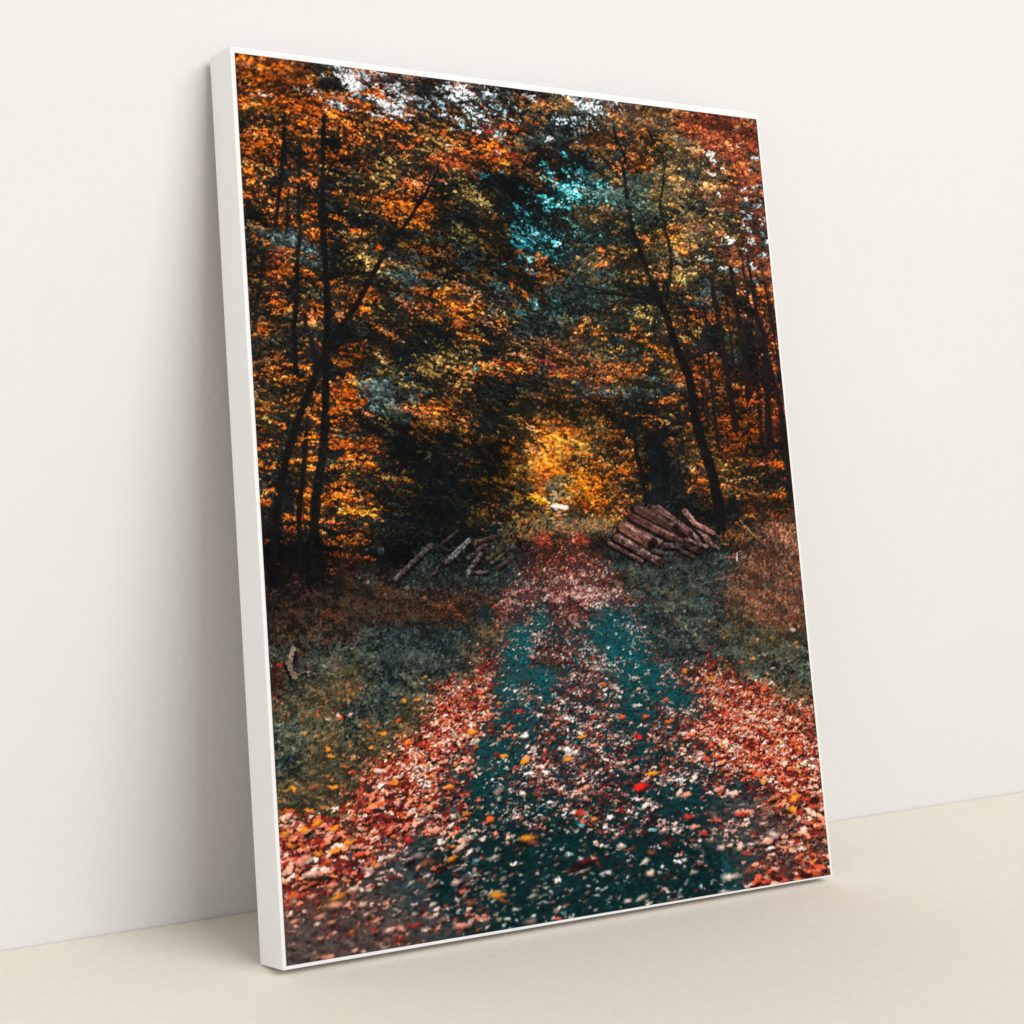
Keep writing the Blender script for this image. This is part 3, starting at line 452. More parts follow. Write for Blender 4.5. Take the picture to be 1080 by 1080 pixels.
        line(p, a_*1.35, b_*1.35, (14, 14, 14), jit=.3, alpha=.95)
    fine = value_noise(PH, PW, 3.4, 1.7, 41, .25)*.5+value_noise(PH, PW, 12, 4, 42, .3)*.5
    tm = np.clip((600-Y)/30, 0, 1)
    img *= (1+tm*((fine-.53)*.95))[:, :, None]

    # --- the ground: verges, track and carpet of leaves
    lx = np.interp(Y, [636, 660, 700, 740, 790, 820, 860, 900, 960], [549, 548, 542, 530, 514, 508, 512, 530, 560]); lw = np.interp(Y, [636, 660, 740, 820, 860, 900, 960], [10, 22, 32, 36, 46, 62, 80])
    mx = np.interp(Y, [640, 690, 740, 780], [636, 655, 668, 676]); mw = np.interp(Y, [640, 660, 700, 750, 790], [10, 26, 30, 26, 4])
    wl = np.clip(np.exp(-((X-lx)/lw)**4)+np.exp(-((X-mx)/mw)**4), 0, 1)*np.clip((Y-618)/70, 0, 1)*.9; wl = (wl*(.55+.6*value_noise(PH, PW, 14, 6, 97, -.3)))[:, :, None].clip(0, 1)
    lane = (np.array([.055, .235, .248], np.float32)*(.72+.5*value_noise(PH, PW, 5, 2.6, 98, -.2)*1+.14*value_noise(PH, PW, 1.6, 1.3, 99))[:, :, None])
    img[:] = img*(1-wl)+lane*wl
    for y0, y1, n0 in ((550, 640, 26000), (620, 700, 26000), (690, 780, 22000), (770, 880, 15000), (870, 1028, 10000)):
        scatter(n0, (y0, y1), sizef=1.1, ok='ground', seed=y0)
        scatter(n0//2, (y0, y1), sizef=.8, ok='ground', seed=y0+1, jit=6)
    for y0, y1, n0 in ((800, 870, 1500), (850, 940, 1500), (900, 1028, 1200)): scatter(n0//2, (y0, y1), sizef=1.55, ok='ground', seed=y0+7)
    gm = np.clip((Y-560)/30, 0, 1)
    warp(1.7, 3.6, 51, gm); warp(1.0, 2.0, 53, gm)
    teal = (img[:, :, 2] > img[:, :, 0]*1.7) & (X > 450) & (X < 760)
    kk = (1-.36*np.clip((Y-800)/90, 0, 1)+.22*np.exp(-((Y-690)/50)**2))[:, :, None]
    img[:] = np.where(teal[:, :, None], img*kk, img)
    gf = value_noise(PH, PW, 3.2, 2.0, 61, -.3)*.6+value_noise(PH, PW, 9, 4, 62, -.3)*.4
    img *= (1+gm*((gf-.5)*.6))[:, :, None]
    for _ in range(900):      # a few stray leaves and stones on the bare lanes
        y = rng.uniform(640, 960); t_ = (y-640)/320; x = rng.normal(590-40*t_, 44+40*t_); z = .9+3.2*t_
        c = [(196,190,180),(214,176,160),(150,70,54),(120,150,150),(40,60,62),(176,120,104)][int(rng.integers(6))]
        dab(x+.5, y+.35*z, z*1.9, z*.9, -.25, (.03, .09, .1), .6, 1)
        dab(x, y, z*rng.uniform(1, 2.1), z*rng.uniform(.5, .9), -.28+rng.normal(0, .4), srgb(c)*rng.uniform(.7, 1.05), .85, 1.2, .15)
    LC = {'P': (240,190,170), 'C': (246,214,196), 'W': (240,236,232), 'O': (248,138,22), 'R': (232,22,14), 'r': (190,40,30), 'o': (232,84,30), 'T': (190,176,150), 'c': (120,196,196), 'B': (146,70,42), 'K': (24,18,20), 'D': (120,22,26), 'Y': (240,160,30), 'S': (236,140,112), 'G': (150,120,114)}
    def leaf(x, y, a, b, ang, k):
        c = srgb(LC[k])*.94; f_ = .78 if y < 830 else .92; a *= f_; b *= f_
        dab(x+1.2, y+b*.55, a*2.2, b*2.0, math.radians(ang), (.06, .05, .06), .5, .8)
        dab(x, y, a*2, b*2, math.radians(ang), c, .97, 1.2 if y < 880 else .8, .18, .14)
        dab(x-a*.15, y-b*.2, a*.9, b*.7, math.radians(ang), np.clip(c*1.12+.03, 0, 1), .5, .8)
    for lf in ((675,830,10,4.5,-22,'R'),(702,738,5,2.4,-8,'o'),(705,761,7,3,-12,'o'),(705,767,5,2,0,'S'),(681,756,6,2.4,-8,'o'),(729,775,6,3,-6,'o'),(720,774,6,2.5,10,'P'),(674,778,5,3,-20,'R'),(756,798,5,2.5,0,'o'),(794,695,3.4,2.6,0,'Y'),(719,786,3.5,1.8,0,'O'),
        (430,885.5,6,4,-8,'R'),(475.5,906,9,3,-22,'O'),(351,830.5,7,3,5,'O'),(345,909,6,4,-20,'o'),(336,901,6,3,0,'O'),(473.5,830,6,3,-10,'O'),(401,848,6,3,-15,'o'),(402,861,7,4,10,'D'),(414,925,8,3,-15,'D'),(356,946,12,4,-28,'O'),(352,955,12,4.5,-8,'S'),(382,954,7,3.6,-18,'P'),(396,971,7,3.2,-22,'S'),(411,981,9,3,-20,'P'),(422.5,980,7,3.4,15,'S'),(438,976,8,3,-20,'r'),(370.6,983,4.5,2.8,-25,'o'),(353,984,3.5,2,-10,'P'),
        (480.6,931,8,3.5,-20,'P'),(456,954,6,2.4,-20,'C'),(437,964,5,2.5,0,'T'),(448,965,6,2.5,-40,'S'),(484.7,977,10,3.5,-12,'S'),(400,813,10,4,4,'P'),(412,903,7,3,-12,'C'),(328,921,11,4,-12,'P'),(350,934,9,3.4,-12,'S'),(372,938,10,3.4,-18,'P'),(389,939,5,2.5,-20,'C'),(388,917,8,3,-5,'P'),(398,913,7,3,-20,'S'),(334,975,5,2.2,-30,'C'),(349,973,7,2.2,-20,'S'),(338,967,8,3,-25,'S'),(386,964,5,2.4,-30,'P'),(310,972,7,3,-20,'S'),(345,1010,9,4,0,'S'),(405,1000,8,3.5,-15,'G'),(330,945,8,3,-25,'S'),(308,945,10,4,-30,'o'),(304,957,9,3,-30,'D'),(337,990,5,2.2,-20,'S'),
        (463,874,7,3,-20,'S'),(455,876,9,3.4,15,'S'),(440,903,9,4,-15,'G'),(432,910,8,4,-20,'K'),(449,910,10,4,-40,'B'),(441,915,6,2.5,-50,'S'),(433,932,7,2.6,-40,'T'),(450,924,5,2,-20,'C'),(466,889,7,3,-20,'C'),(486,893,10,3.6,-30,'P'),(490,883,5,3,0,'T'),
        (556,884,13,4.6,-6,'O'),(560,889,10,3,-6,'B'),(549,889,9,3,0,'K'),(524,944,11,5,-5,'O'),(530,950,9,3,20,'B'),(531,798,6,3,-12,'O'),(524,797,5,3,20,'D'),(554,800,8,3.5,-30,'S'),(600,795,7,4,-10,'C'),(598,801,8,3,-10,'O'),(600,901,5,3.6,0,'W'),(612,906,4,2.4,-20,'W'),(641,920.5,5.5,3,-4,'W'),(655,892,6,4,10,'C'),(664,896,7,3,-30,'B'),(680.6,908,6,3.4,-25,'C'),(686,920.5,6,4,-15,'P'),(615,832,9,3,-28,'S'),(610,858,8,4,-10,'r'),(604,857,5,3,-20,'P'),
        (579,846,5,2,-10,'W'),(551,837,4,3,-10,'C'),(525,835,7,4,-25,'G'),(561,945,8,2.6,-18,'T'),(530,927,6,3,-35,'G'),(495,952,9,4,-10,'B'),(487,976,10,4,-10,'S'),(559,972,9,4,-12,'G'),(526,970,4,3,-20,'T'),(586,961,5,4,-30,'G'),(594,963,4,2,-10,'c'),(661,950,6,3,-20,'C'),(676.5,947,7,3.4,-30,'T'),(628.7,944.5,5,1.8,4,'W'),(614,913,17,6,-12,'K'),(618,908,12,2.6,-12,'D'),(614,919,11,2,-20,'T'),(520,905,10,3,-18,'T'),(502,908,6,2,-15,'c'),(643,862.5,5,3,-15,'W'),(626.6,863.5,4,2.6,0,'O'),(638,873,4,2.4,0,'W'),(688,875,5,1.8,0,'c'),(516,864.5,6,4,-25,'o'),(655,856,6,3,0,'D'),(613,871,4,2.4,0,'c'),
        (726,861.5,8,3.4,-4,'r'),(785,857,14,3.6,-2,'S'),(782,859,9,2,-8,'r'),(815.6,880.5,8,5,15,'C'),(760.6,894,6,4,-8,'P'),(781,894,8,2.8,-38,'P'),(721,907,5,3,0,'W'),(685,921,6,4,10,'P'),(731,920,6,3,-10,'T'),(770,925,13,5,-8,'C'),(790,919,9,3.4,-20,'B'),(764,940.6,9,3,-4,'P'),(677,946.7,8,3,-28,'T'),(687,875.5,5,1.8,0,'c'),(742,879,5,3,-4,'r'),(738,886.6,3,3,0,'W'),(838,842,7,4.4,-30,'O'),(836,854,6,4,10,'O'),(844,902,6,3.4,-30,'o'),(800,817,9,3,-10,'o'),(688,816,9,3.4,-8,'O'),(687,899,7,3.4,0,'B'),(723,838,8,3.4,-10,'S'),(716,836,6,3,-50,'P'),(772,837,9,4,-5,'P'),(758,832,8,3,-20,'S'),(680,850,7,3,-30,'C'),(732,872,7,3,-10,'S'),(711,875,3,2,0,'C'),
        (497,772.7,8,3.6,-18,'O'),(526,742,4,2,0,'O'),(546.6,750,5,2.6,10,'r'),(636,722,5,3,20,'o'),(638,727,4,2,0,'W'),(561,693,6,2.2,6,'S'),(553,775.6,7,4,-18,'W'),(553,803,7,4,-30,'O'),(598,791,6,4,0,'W'),(474.6,829,6,3,0,'O'),(584.5,764,7,2.6,-20,'S'),(656,756,5,3,0,'o'),(641,683.5,3,2,0,'W'),(653,735,3,2.4,0,'W'),(541,685,2,1.5,0,'C'),(569,754,5,3,0,'C'),(603,758,3,2,0,'c'),(614,777,6,2.6,-20,'O'),(672,744,8,1.8,2,'C'),(671,715,6,1.8,4,'P'),(673,727,5,2,-20,'T'),(689,728,5,1.6,0,'K'),(681,711,5,1.4,-12,'T'),(533,727,5,1.6,-20,'W'),(543,729,4,1.8,-20,'W'),(520,785,7,1.6,-25,'T'),(502,783,9,1.8,-25,'T'),(625,757,4,2,0,'R'),(627,786,6,3,-20,'S'),
        (320,876,7,3,-20,'O'),(334,868,8,3,-30,'O'),(325,855,6,3,0,'O'),(305,855,8,2.6,8,'o'),(309,832,5,3,40,'O'),(330,831,8,2,-5,'B'),(300,880,7,4,-20,'O'),(306,892,7,4,20,'O'),(352,874,7,3,-30,'O'),(368,889,8,3,-20,'O'),(322,905,9,4,-20,'S'),(315,910,8,5,10,'S'),(356,755,5,2.4,40,'P'),(369,754,5,2.6,-20,'P'),(358,758,6,3,-20,'o'),(320,774,4,2.6,0,'O'),(345,790,5,4,60,'O'),(349,798,6,3,20,'O'),(426,739,4,3,0,'Y'),(440,738,5,3,0,'O'),(402,774,7,2.6,0,'O'),(391,789,3,3,0,'O'),(430,783,6,4,-10,'O'),(448,714,3,2,0,'O'),(420,760,5,3,-40,'o'),(295,702,6,2.4,0,'r'),(388,767,5,2,20,'o'),(363,809,6,2,5,'o'),(432,784,6,3,-10,'o'),
        (751,715,4,2,20,'O'),(722,708,5,2.6,-20,'O'),(747,718,6,2,0,'O'),(760,695,4,4,0,'B'),(806,726,6,4,-30,'o'),(809,711,4,2,30,'S'),(827,738,6,3,5,'S'),(815,705,4,2,0,'P'),(840,678,3,3,0,'O'),(798,675,3,2,0,'S')):
        leaf(*lf)

    # --- fallen trunks stacked by the track
    def log(x0, y0, x1, y1, r, col, hi, end=None, speck=None):
        d = math.hypot(x1-x0, y1-y0); a = math.atan2(y1-y0, x1-x0); nx, ny = -math.sin(a), math.cos(a)
        if ny < 0: nx, ny = -nx, -ny
        n = int(d/.9)+2
        for i in range(n):
            t = i/(n-1); x = x0+(x1-x0)*t; y = y0+(y1-y0)*t; q = rng.uniform(.85, 1.1)
            dab(x+nx*r*.5, y+ny*r*.5, r*2.5, r*2.5, 0, (.06, .05, .05), .9, 1.2)
        for i in range(n):
            t = i/(n-1); x = x0+(x1-x0)*t; y = y0+(y1-y0)*t; q = rng.uniform(.82, 1.12)
            dab(x, y, r*1.8, r*1.6, 0, srgb(col)*q, .9, 1.5)
        for i in range(int(n*1.6)):
            t = rng.random(); x = x0+(x1-x0)*t; y = y0+(y1-y0)*t
            dab(x-nx*r*.38, y-ny*r*.38, rng.uniform(2, 5), r*.5, a, srgb(hi)*rng.uniform(.75, 1.1), .55, 1)
        for i in range(int(n*.9)):
            t = rng.random(); u = rng.uniform(-.8, .9); x = x0+(x1-x0)*t+nx*r*u; y = y0+(y1-y0)*t+ny*r*u
            dab(x, y, rng.uniform(1.5, 4), 1.1, a+rng.normal(0, .2), srgb((46, 28, 26)), .6, 1)
        if speck:
            for i in range(n):
                t = rng.random(); u = rng.uniform(-.8, .6); x = x0+(x1-x0)*t+nx*r*u; y = y0+(y1-y0)*t+ny*r*u
                dab(x, y, 2, 1.2, rng.uniform(0, 3), srgb(speck)*rng.uniform(.8, 1.1), .8, 1)
        if end is not None:
            dab(x1, y1, r*1.9, r*1.5, a+1.57, srgb(end), .95, 1.6); dab(x1, y1, r*1.0, r*.8, a+1.57, srgb(end)*.7, .8, 1)
    def E_(x, y): return x/5.143+640, y/5.143+460
    for _ in range(260):
        lx_ = rng.normal(704, 22); ly_ = 566+.25*(lx_-704)+rng.normal(0, 9)
        dab(lx_, ly_, 7, 4, .4, srgb((34, 24, 24))*rng.uniform(.6, 1.5), .7, 1)
    for _ in range(160):
        dab(rng.normal(490, 22), rng.normal(590, 8), 7, 3.4, -.5, srgb((28, 26, 28))*rng.uniform(.5, 1.6), .7, 1)
    for (a_, b_, r, col, hi, end, sp) in (
        ((275,385),(530,585),3.2,(104,70,64),(150,112,104),None,None), ((250,390),(450,530),3.8,(84,56,52),(130,96,90),(30,20,20),None),
        ((420,405),(545,560),3.4,(112,72,64),(164,124,116),(100,60,50),(190,160,150)), ((470,470),(575,525),2.6,(120,84,74),(170,130,120),None,None),
        ((170,395),(370,500),5.2,(96,62,56),(140,102,94),(20,12,12),None), ((200,520),(280,560),5.5,(110,90,84),(150,130,124),(130,112,106),None),
        ((140,440),(500,620),4.2,(88,56,50),(136,96,88),(44,26,24),None), ((90,490),(245,585),6.8,(112,70,62),(166,124,116),(26,14,14),None),
        ((55,550),(285,680),4.8,(106,68,58),(160,128,118),(60,34,28),(196,172,160)), ((10,580),(190,680),2.4,(130,80,72),(196,150,140),None,None),
        ((320,590),(400,600),3.0,(90,66,60),(140,112,108),None,(170,140,134)), ((400,620),(470,655),2.4,(84,60,54),(130,100,94),None,None), ((250,620),(320,635),2.6,(70,62,54),(120,110,96),None,None),
        ((430,560),(540,600),2.2,(120,78,66),(160,120,108),None,(190,160,150)), ((560,580),(600,610),1.8,(110,80,68),(140,110,96),None,None)):
        log(*E_(*a_), *E_(*b_), r*1.12, [c*.92 for c in col], hi, end, sp)
    for q_ in ((512,574,494,588),(530,578,514,590),(466,600,446,612),(522,566,500,572),(540,588,524,600),(478,584,462,598)): log(*q_, 2.6, (58,44,40), (104,84,76), (70,52,46), None)
    log(454,575,417,610,3.2,(104,86,78),(150,130,120),(120,104,94),None)
    log(494,570,472,592,3.6,(84,80,78),(150,150,150),None,(190,190,190)); log(507,584,494,603,3.0,(90,80,76),(150,140,134),(160,150,140),None)
    log(531,584,518,594,1.8,(96,78,70),(140,120,110),None,None); log(500,604,510,603,2.4,(120,96,90),(170,140,130),None,None); log(548,572,556,578,3.4,(30,18,18),(50,30,28),None,None); log(482,560,462,577,2.2,(60,44,40),(96,72,64),None,None)
    # stump and twigs on the left verge
    log(309,683,306,697,2.8,(160,140,118),(206,190,166),None,None); log(303,699,310,714,3.4,(130,110,92),(170,148,124),None,None); log(324,699,325,713,1.4,(120,92,74),(170,140,110),None,None)
    for p, w, c in (([(433,682),(436,684),(433,692),(427,699)],1,(150,140,120)),([(386,738),(389,750),(396,764)],1,(130,100,70)),([(312,712),(322,709),(336,710)],1.3,(170,140,120)),([(730,618),(750,613),(774,606)],1.4,(170,110,90)),([(764,588),(777,588)],1.6,(170,90,64)),([(777,583),(777,592)],2.2,(190,200,200)),([(776,599),(786,597)],1.2,(160,100,76)),
                    ([(780,549),(792,562),(806,575)],1,(150,130,100)),([(819,689),(824,700),(829,713)],1,(190,150,110)),([(386,603),(400,613),(408,632)],1,(110,96,76)),([(818,593),(822,610),(824,640)],.9,(170,130,96)),([(834,604),(824,612),(816,640)],.9,(190,140,104)),([(830,600),(828,625),(832,650)],.9,(180,130,96)),([(800,640),(806,620),(804,600)],.9,(150,110,80)),([(812,560),(818,575),(826,600)],.9,(150,120,90))):
        line(p, w, w, c, jit=.1, alpha=.75, iswood=False)
    for _ in range(420):   # standing dry stems, right bank
        x = rng.uniform(765, 848); y = rng.uniform(555, 655); h = rng.uniform(5, 16); a = rng.normal(-1.45, .35)
        c = srgb([(170,118,84),(140,80,56),(196,150,114),(110,60,44),(150,60,40)][int(rng.integers(5))])
        dab(x, y, h, 1.0, a, c*rng.uniform(.6, 1.05), .6, 1.2)
    for _ in range(520):   # blades of grass on both verges
        if rng.random() < .5: x = rng.uniform(290, 540); y = rng.uniform(660, 850)
        else: x = rng.uniform(660, 860); y = rng.uniform(590, 740)
        if not (cell(x, y)[0] in 'eEf'): continue
        dab(x, y, rng.uniform(4, 11), .9, rng.normal(-.6, .7), srgb([(110,124,114),(80,96,90),(120,110,76),(60,84,84)][int(rng.integers(4))]), .5, 1.2)
    for cx, cy, n_, sp_, cs in ((400,640,60,26,[(90,80,60),(70,64,50)]),(340,650,60,26,[(96,78,56),(80,70,54)]),(460,600,40,18,[(80,96,94),(100,110,100)]),(350,690,90,34,[(110,120,108),(90,104,98),(130,124,96)]),(430,690,90,34,[(96,116,116),(80,104,108)]),(330,760,80,30,[(120,130,112),(150,140,100)]),(320,800,60,24,[(110,124,110),(140,130,90)]),(700,610,70,30,[(80,100,98),(96,110,96)]),(740,620,60,22,[(140,100,76),(90,90,76)]),(720,590,50,24,[(110,90,76),(80,86,80)]),(790,690,80,30,[(100,116,104),(140,120,84)]),(820,700,50,20,[(120,124,100),(150,120,84)]),(530,570,50,14,[(120,110,76),(96,92,66)])):
        for _ in range(n_):      # each tuft: a few stems fanning from one foot
            x = cx+rng.normal(0, sp_); y = cy+rng.normal(0, 14)
            if not (cell(x, y)[0] in 'eEfFdbk'): continue
            for _ in range(4):
                a = -1.57+rng.normal(0, .7); h = rng.uniform(4, 10); c = srgb(cs[int(rng.integers(len(cs)))])*rng.uniform(.55, 1.05)
                dab(x+math.cos(a)*h*.5, y+math.sin(a)*h*.5, h, .9, a, c, .55, 1.2)
    dab(836, 664, 7, 5.4, 0, srgb((196,186,180)), .9, 1.2)
    # the far end of the track
    for _ in range(80):
        y = rng.uniform(539, 562); w_ = 5+(y-539)*.22
        dab(589+rng.normal(0, w_*.42), y, rng.uniform(3, 8), rng.uniform(1, 2), rng.normal(0, .1), srgb([(226,150,110),(206,120,84),(190,96,62),(240,190,160),(150,100,66)][int(rng.integers(5))]), .45, .7)
    for _ in range(26):
        dab(rng.uniform(582, 599), rng.normal(534.5, 1.6), rng.uniform(4, 8), rng.uniform(1.2, 2.4), rng.normal(0, .1), srgb([(240,216,206),(226,190,180),(246,228,214),(206,160,140)][int(rng.integers(4))]), .9, 1.2)
    dab(588, 527, 2.4, 7, 0, srgb((100,96,66)), .7, 1); dab(576, 538, 7, 3, 0, srgb((56,36,26)), .8, 1); dab(604, 537, 6, 3, 0, srgb((70,44,30)), .8, 1)
    for _ in range(220):      # pale grass either side of the far track
        sd = rng.random() < .45; x = rng.uniform(540, 576) if sd else rng.uniform(602, 650); y = rng.uniform(547, 561)
        dab(x, y, rng.uniform(3, 7), 1.3, rng.normal(-1.2, .4), srgb([(150,120,70),(120,110,70),(180,130,70),(96,84,50),(190,110,60)][int(rng.integers(5))])*rng.uniform(.6, 1.05), .75, 1.1)
    Q.clear()
    clus(572,569,9,9,0,150,[(196,52,28),(166,36,22),(214,80,44)],2.4,1.2); clus(613,569,10,9,0,150,[(196,52,28),(166,36,22),(210,74,40)],2.4,1.2); clus(592,588,34,8,0,200,[(186,60,40),(150,44,32),(206,100,70),(110,36,30)],2.2,1.2); clus(590,603,44,7,0,200,[(200,120,96),(160,60,46),(220,160,140),(110,50,44)],2.4,1.3); clus(593,566,8,5,0,60,[(60,44,26),(80,60,30),(44,34,24)],3,1.4)
    clus(575,578,12,4,-.1,40,[(150,44,32),(110,34,28)],2.4,1.2); flush()
    warp(2.0, 3.6, 71, gm); warp(1.2, 2.2, 73, gm)
    lz = np.clip(1.3-np.abs(X-700)/62, 0, 1)*np.clip(1.3-np.abs(Y-567)/34, 0, 1)+np.clip(1.3-np.abs(X-480)/80, 0, 1)*np.clip(1.3-np.abs(Y-590)/26, 0, 1)
    lf = value_noise(PH, PW, 4, 2.6, 81, .5)*.6+value_noise(PH, PW, 10, 5, 82, .6)*.4; img *= (1+np.clip(lz, 0, 1)*((lf-.55)*1.5))[:, :, None]
    # soft falloff of focus: near leaves at the bottom, foliage in the upper left corner
    img[:] = blur(img.copy(), 1); B1 = blur(img.copy(), 4); B2 = blur(B1.copy(), 7)
    w1 = np.clip((Y-840)/140, 0, 1)*.75+np.clip((150-Y)/90, 0, 1)*np.clip((420-X)/150, 0, 1)*.7
    w1 = np.clip(w1, 0, 1)[:, :, None]
    out = img*(1-w1)+B1*w1
    w2 = (np.clip((Y-960)/60, 0, 1)*.6)[:, :, None]
    out = out*(1-w2)+B2*w2
    # large soft changes of light along the track and in the woods
    def glow(cx, cy, rx, ry, k):
        g = np.exp(-(((X-cx)/rx)**2+((Y-cy)/ry)**2)); return (1+k*g)[:, :, None]
    out *= glow(583, 484, 26, 42, .08)
    def mute(cx, cy, rx, ry, sat, val):
        g = np.exp(-(((X-cx)/rx)**2+((Y-cy)/ry)**2))[:, :, None]; gr = out.mean(2, keepdims=True)
        out[:] = out*(1-g)+(gr+(out-gr)*sat)*val*g
    mute(690, 240, 90, 110, .8, 1.18); mute(770, 200, 60, 100, .95, 1.2); mute(600, 350, 90, 60, .85, 1.15)
    big = value_noise(PH, PW, 90, 44, 91, .3)*.6+value_noise(PH, PW, 38, 18, 92, .3)*.4; out *= (1+np.clip((600-Y)/30, 0, 1)*((big-.46)*1.0)*(1-np.exp(-(((X-592)/60)**2+((Y-490)/60)**2))))[:, :, None]
    hz = np.exp(-(((X-582)/34)**2+((Y-486)/50)**2))[:, :, None]*.45; out = out*(1-hz)+blur(out.copy(), 5)*hz; out += np.exp(-(((X-578)/42)**2+((Y-470)/58)**2))[:, :, None]*np.array([.075, .04, .01], np.float32)
    def tint(cx, cy, rx, ry, m, p=2):
        g = np.exp(-((np.abs(X-cx)/rx)**p+(np.abs(Y-cy)/ry)**p))[:, :, None]; out[:] = out*(1-g+g*np.array(m, np.float32))
    tint(470, 505, 58, 62, (.46, .62, .66), 4); tint(425, 465, 34, 26, (.5, .56, .56)); tint(500, 262, 60, 44, (.5, .68, .72)); tint(545, 195, 32, 30, (.55, .7, .74)); tint(540, 420, 60, 20, (.52, .62, .62)); tint(620, 434, 48, 14, (.6, .66, .64))
    tint(688, 490, 26, 52, (.5, .58, .62)); tint(470, 350, 60, 34, (.72, .82, .82)); tint(400, 330, 40, 60, (.82, .9, .88)); tint(590, 330, 50, 40, (.8, .95, .98)); tint(655, 235, 40, 40, (.86, .96, .92)); tint(300, 590, 60, 40, (.75, .75, .75)); tint(525, 500, 18, 50, (.85, .9, .85)); tint(590, 322, 40, 22, (.62, .6, .6)); tint(655, 330, 60, 60, (.92, 1.02, .95)); tint(690, 215, 50, 70, (.96, 1.04, .95)); tint(300, 480, 60, 90, (.98, 1.06, 1.0)); tint(330, 90, 100, 16, (.85, .85, .85)); tint(450, 600, 60, 26, (.8, .85, .86)); tint(800, 440, 60, 70, (.86, .8, .78))
    fol = np.clip((575-Y)/20, 0, 1)[:, :, None]; out = out+fol*np.array([.022, .018, .014], np.float32)*(1-out)*np.clip(1-out.mean(2, keepdims=True)*3, 0, 1); out *= 1+.2*fol; gr = out.mean(2, keepdims=True); sg = 1-.10*(1-fol); out = gr+(out-gr)*sg
    tint(532, 492, 22, 46, (.62, .66, .62)); tint(645, 478, 16, 30, (.8, .82, .78)); tint(500, 180, 36, 26, (.8, .84, .86))
    out *= (1+.16*np.clip((Y-700)/80, 0, 1)*np.clip(out[..., 0]*2-out[..., 2], 0, 1))[:, :, None]
    # crisp trunks standing in front
    img[:] = out; m3 = value_noise(PH, PW, 22, 13, 119, .3)*.6+value_noise(PH, PW, 7, 4, 120, .3)*.4; before = img.copy(); wood[:] = 0
    for p, a_, b_ in (([(689,300),(695,317),(704,337),(711,361),(722,387),(728,406),(732,434),(739,464),(749,495),(757,528),(760,556)], 7, 12), ([(702,298),(704,310),(700,326)], 3, 4), ([(625,309),(658,312),(689,317),(698,326)], 1.6, 4), ([(666,240),(672,256),(677,272)], 4, 5.5),
        ([(341,240),(343,277),(345,333),(343,370),(343,407),(342,440),(339,480),(335,515),(331,560),(331,606)], 6, 10), ([(411,258),(395,286),(380,314),(368,334),(355,351),(339,381),(328,405),(315,440),(306,467),(297,504),(291,545),(288,600)], 4, 9), ([(294,207),(297,165),(300,135)], 3, 4), ([(313,277),(312,318),(310,351),(312,394)], 4.5, 6), ([(320,470),(319,504),(315,541),(317,600)], 4, 6),
        ([(770,282),(778,335),(785,376),(789,420)], 3, 5), ([(790,284),(798,332),(806,363),(809,428),(811,456)], 3, 6), ([(811,384),(822,428),(829,466)], 4, 7), ([(750,308),(760,354),(767,400),(776,452)], 3, 6), ([(743,326),(748,391),(756,456)], 2, 3), ([(803,290),(812,330),(820,380)], 1.6, 2.4), ([(782,280),(790,320),(797,360)], 1.4, 2), ([(733,330),(738,380),(742,430)], 1.4, 2), ([(661,424),(667,447),(674,490),(681,528)], 2, 4)):
        line(p, a_, b_, (17, 17, 16) if p[0][0] < 740 else (28, 22, 20), jit=.2, alpha=.95, rim=(46, 38, 32))
    kw = np.clip((.70-m3)*9, 0, 1)[:, :, None]; out = img*kw+before*(1-kw)
    out = np.clip(out+.55*(out-blur(out.copy(), 3)), 0, 1)*(1-w1)+out*w1
    grain = (np.random.default_rng(4).normal(0, 1, (PH, PW)).astype(np.float32)*.012)[:, :, None]
    return np.clip(out+grain, 0, 1)

# ---------------------------------------------------------------------------
# SCENE
# ---------------------------------------------------------------------------
scene = bpy.context.scene
COL = scene.collection
scene.render.engine = 'CYCLES'
scene.view_settings.view_transform = 'Standard'
scene.view_settings.look = 'None'
scene.view_settings.exposure = 0
scene.cycles.use_denoising = True
scene.cycles.max_bounces = 6

# canvas measures (metres)
CW, CH, CT = 1.0, 1.21822, 0.05655      # width, height, depth
LEAN = 0.15614                          # lean angle from the vertical
YAW = -0.01024                          # its foot is a touch further out on the right
GAP = 0.010
foot = CH*math.sin(LEAN)+GAP            # distance of the foot from the wall

def rot_z(v, a):
    c, s = math.cos(a), math.sin(a)
    return Vector((v.x*c-v.y*s, v.x*s+v.y*c, v.z))
ux = rot_z(Vector((1, 0, 0)), YAW)
uz = rot_z(Vector((0, math.sin(LEAN), math.cos(LEAN))), YAW)      # up along the canvas
un = rot_z(Vector((0, -math.cos(LEAN), math.sin(LEAN))), YAW)     # out of the picture
org = rot_z(Vector((0, -foot, 0)), YAW)
M = Matrix(((ux.x, uz.x, un.x, org.x), (ux.y, uz.y, un.y, org.y), (ux.z, uz.z, un.z, org.z+.0006), (0, 0, 0, 1)))

# --- materials --------------------------------------------------------------
def new_mat(name):
    m = bpy.data.materials.new(name); m.use_nodes = True
    nt = m.node_tree; nt.nodes.clear()
    out = nt.nodes.new('ShaderNodeOutputMaterial'); b = nt.nodes.new('ShaderNodeBsdfPrincipled')
    nt.links.new(b.outputs[0], out.inputs[0])
    return m, nt, b

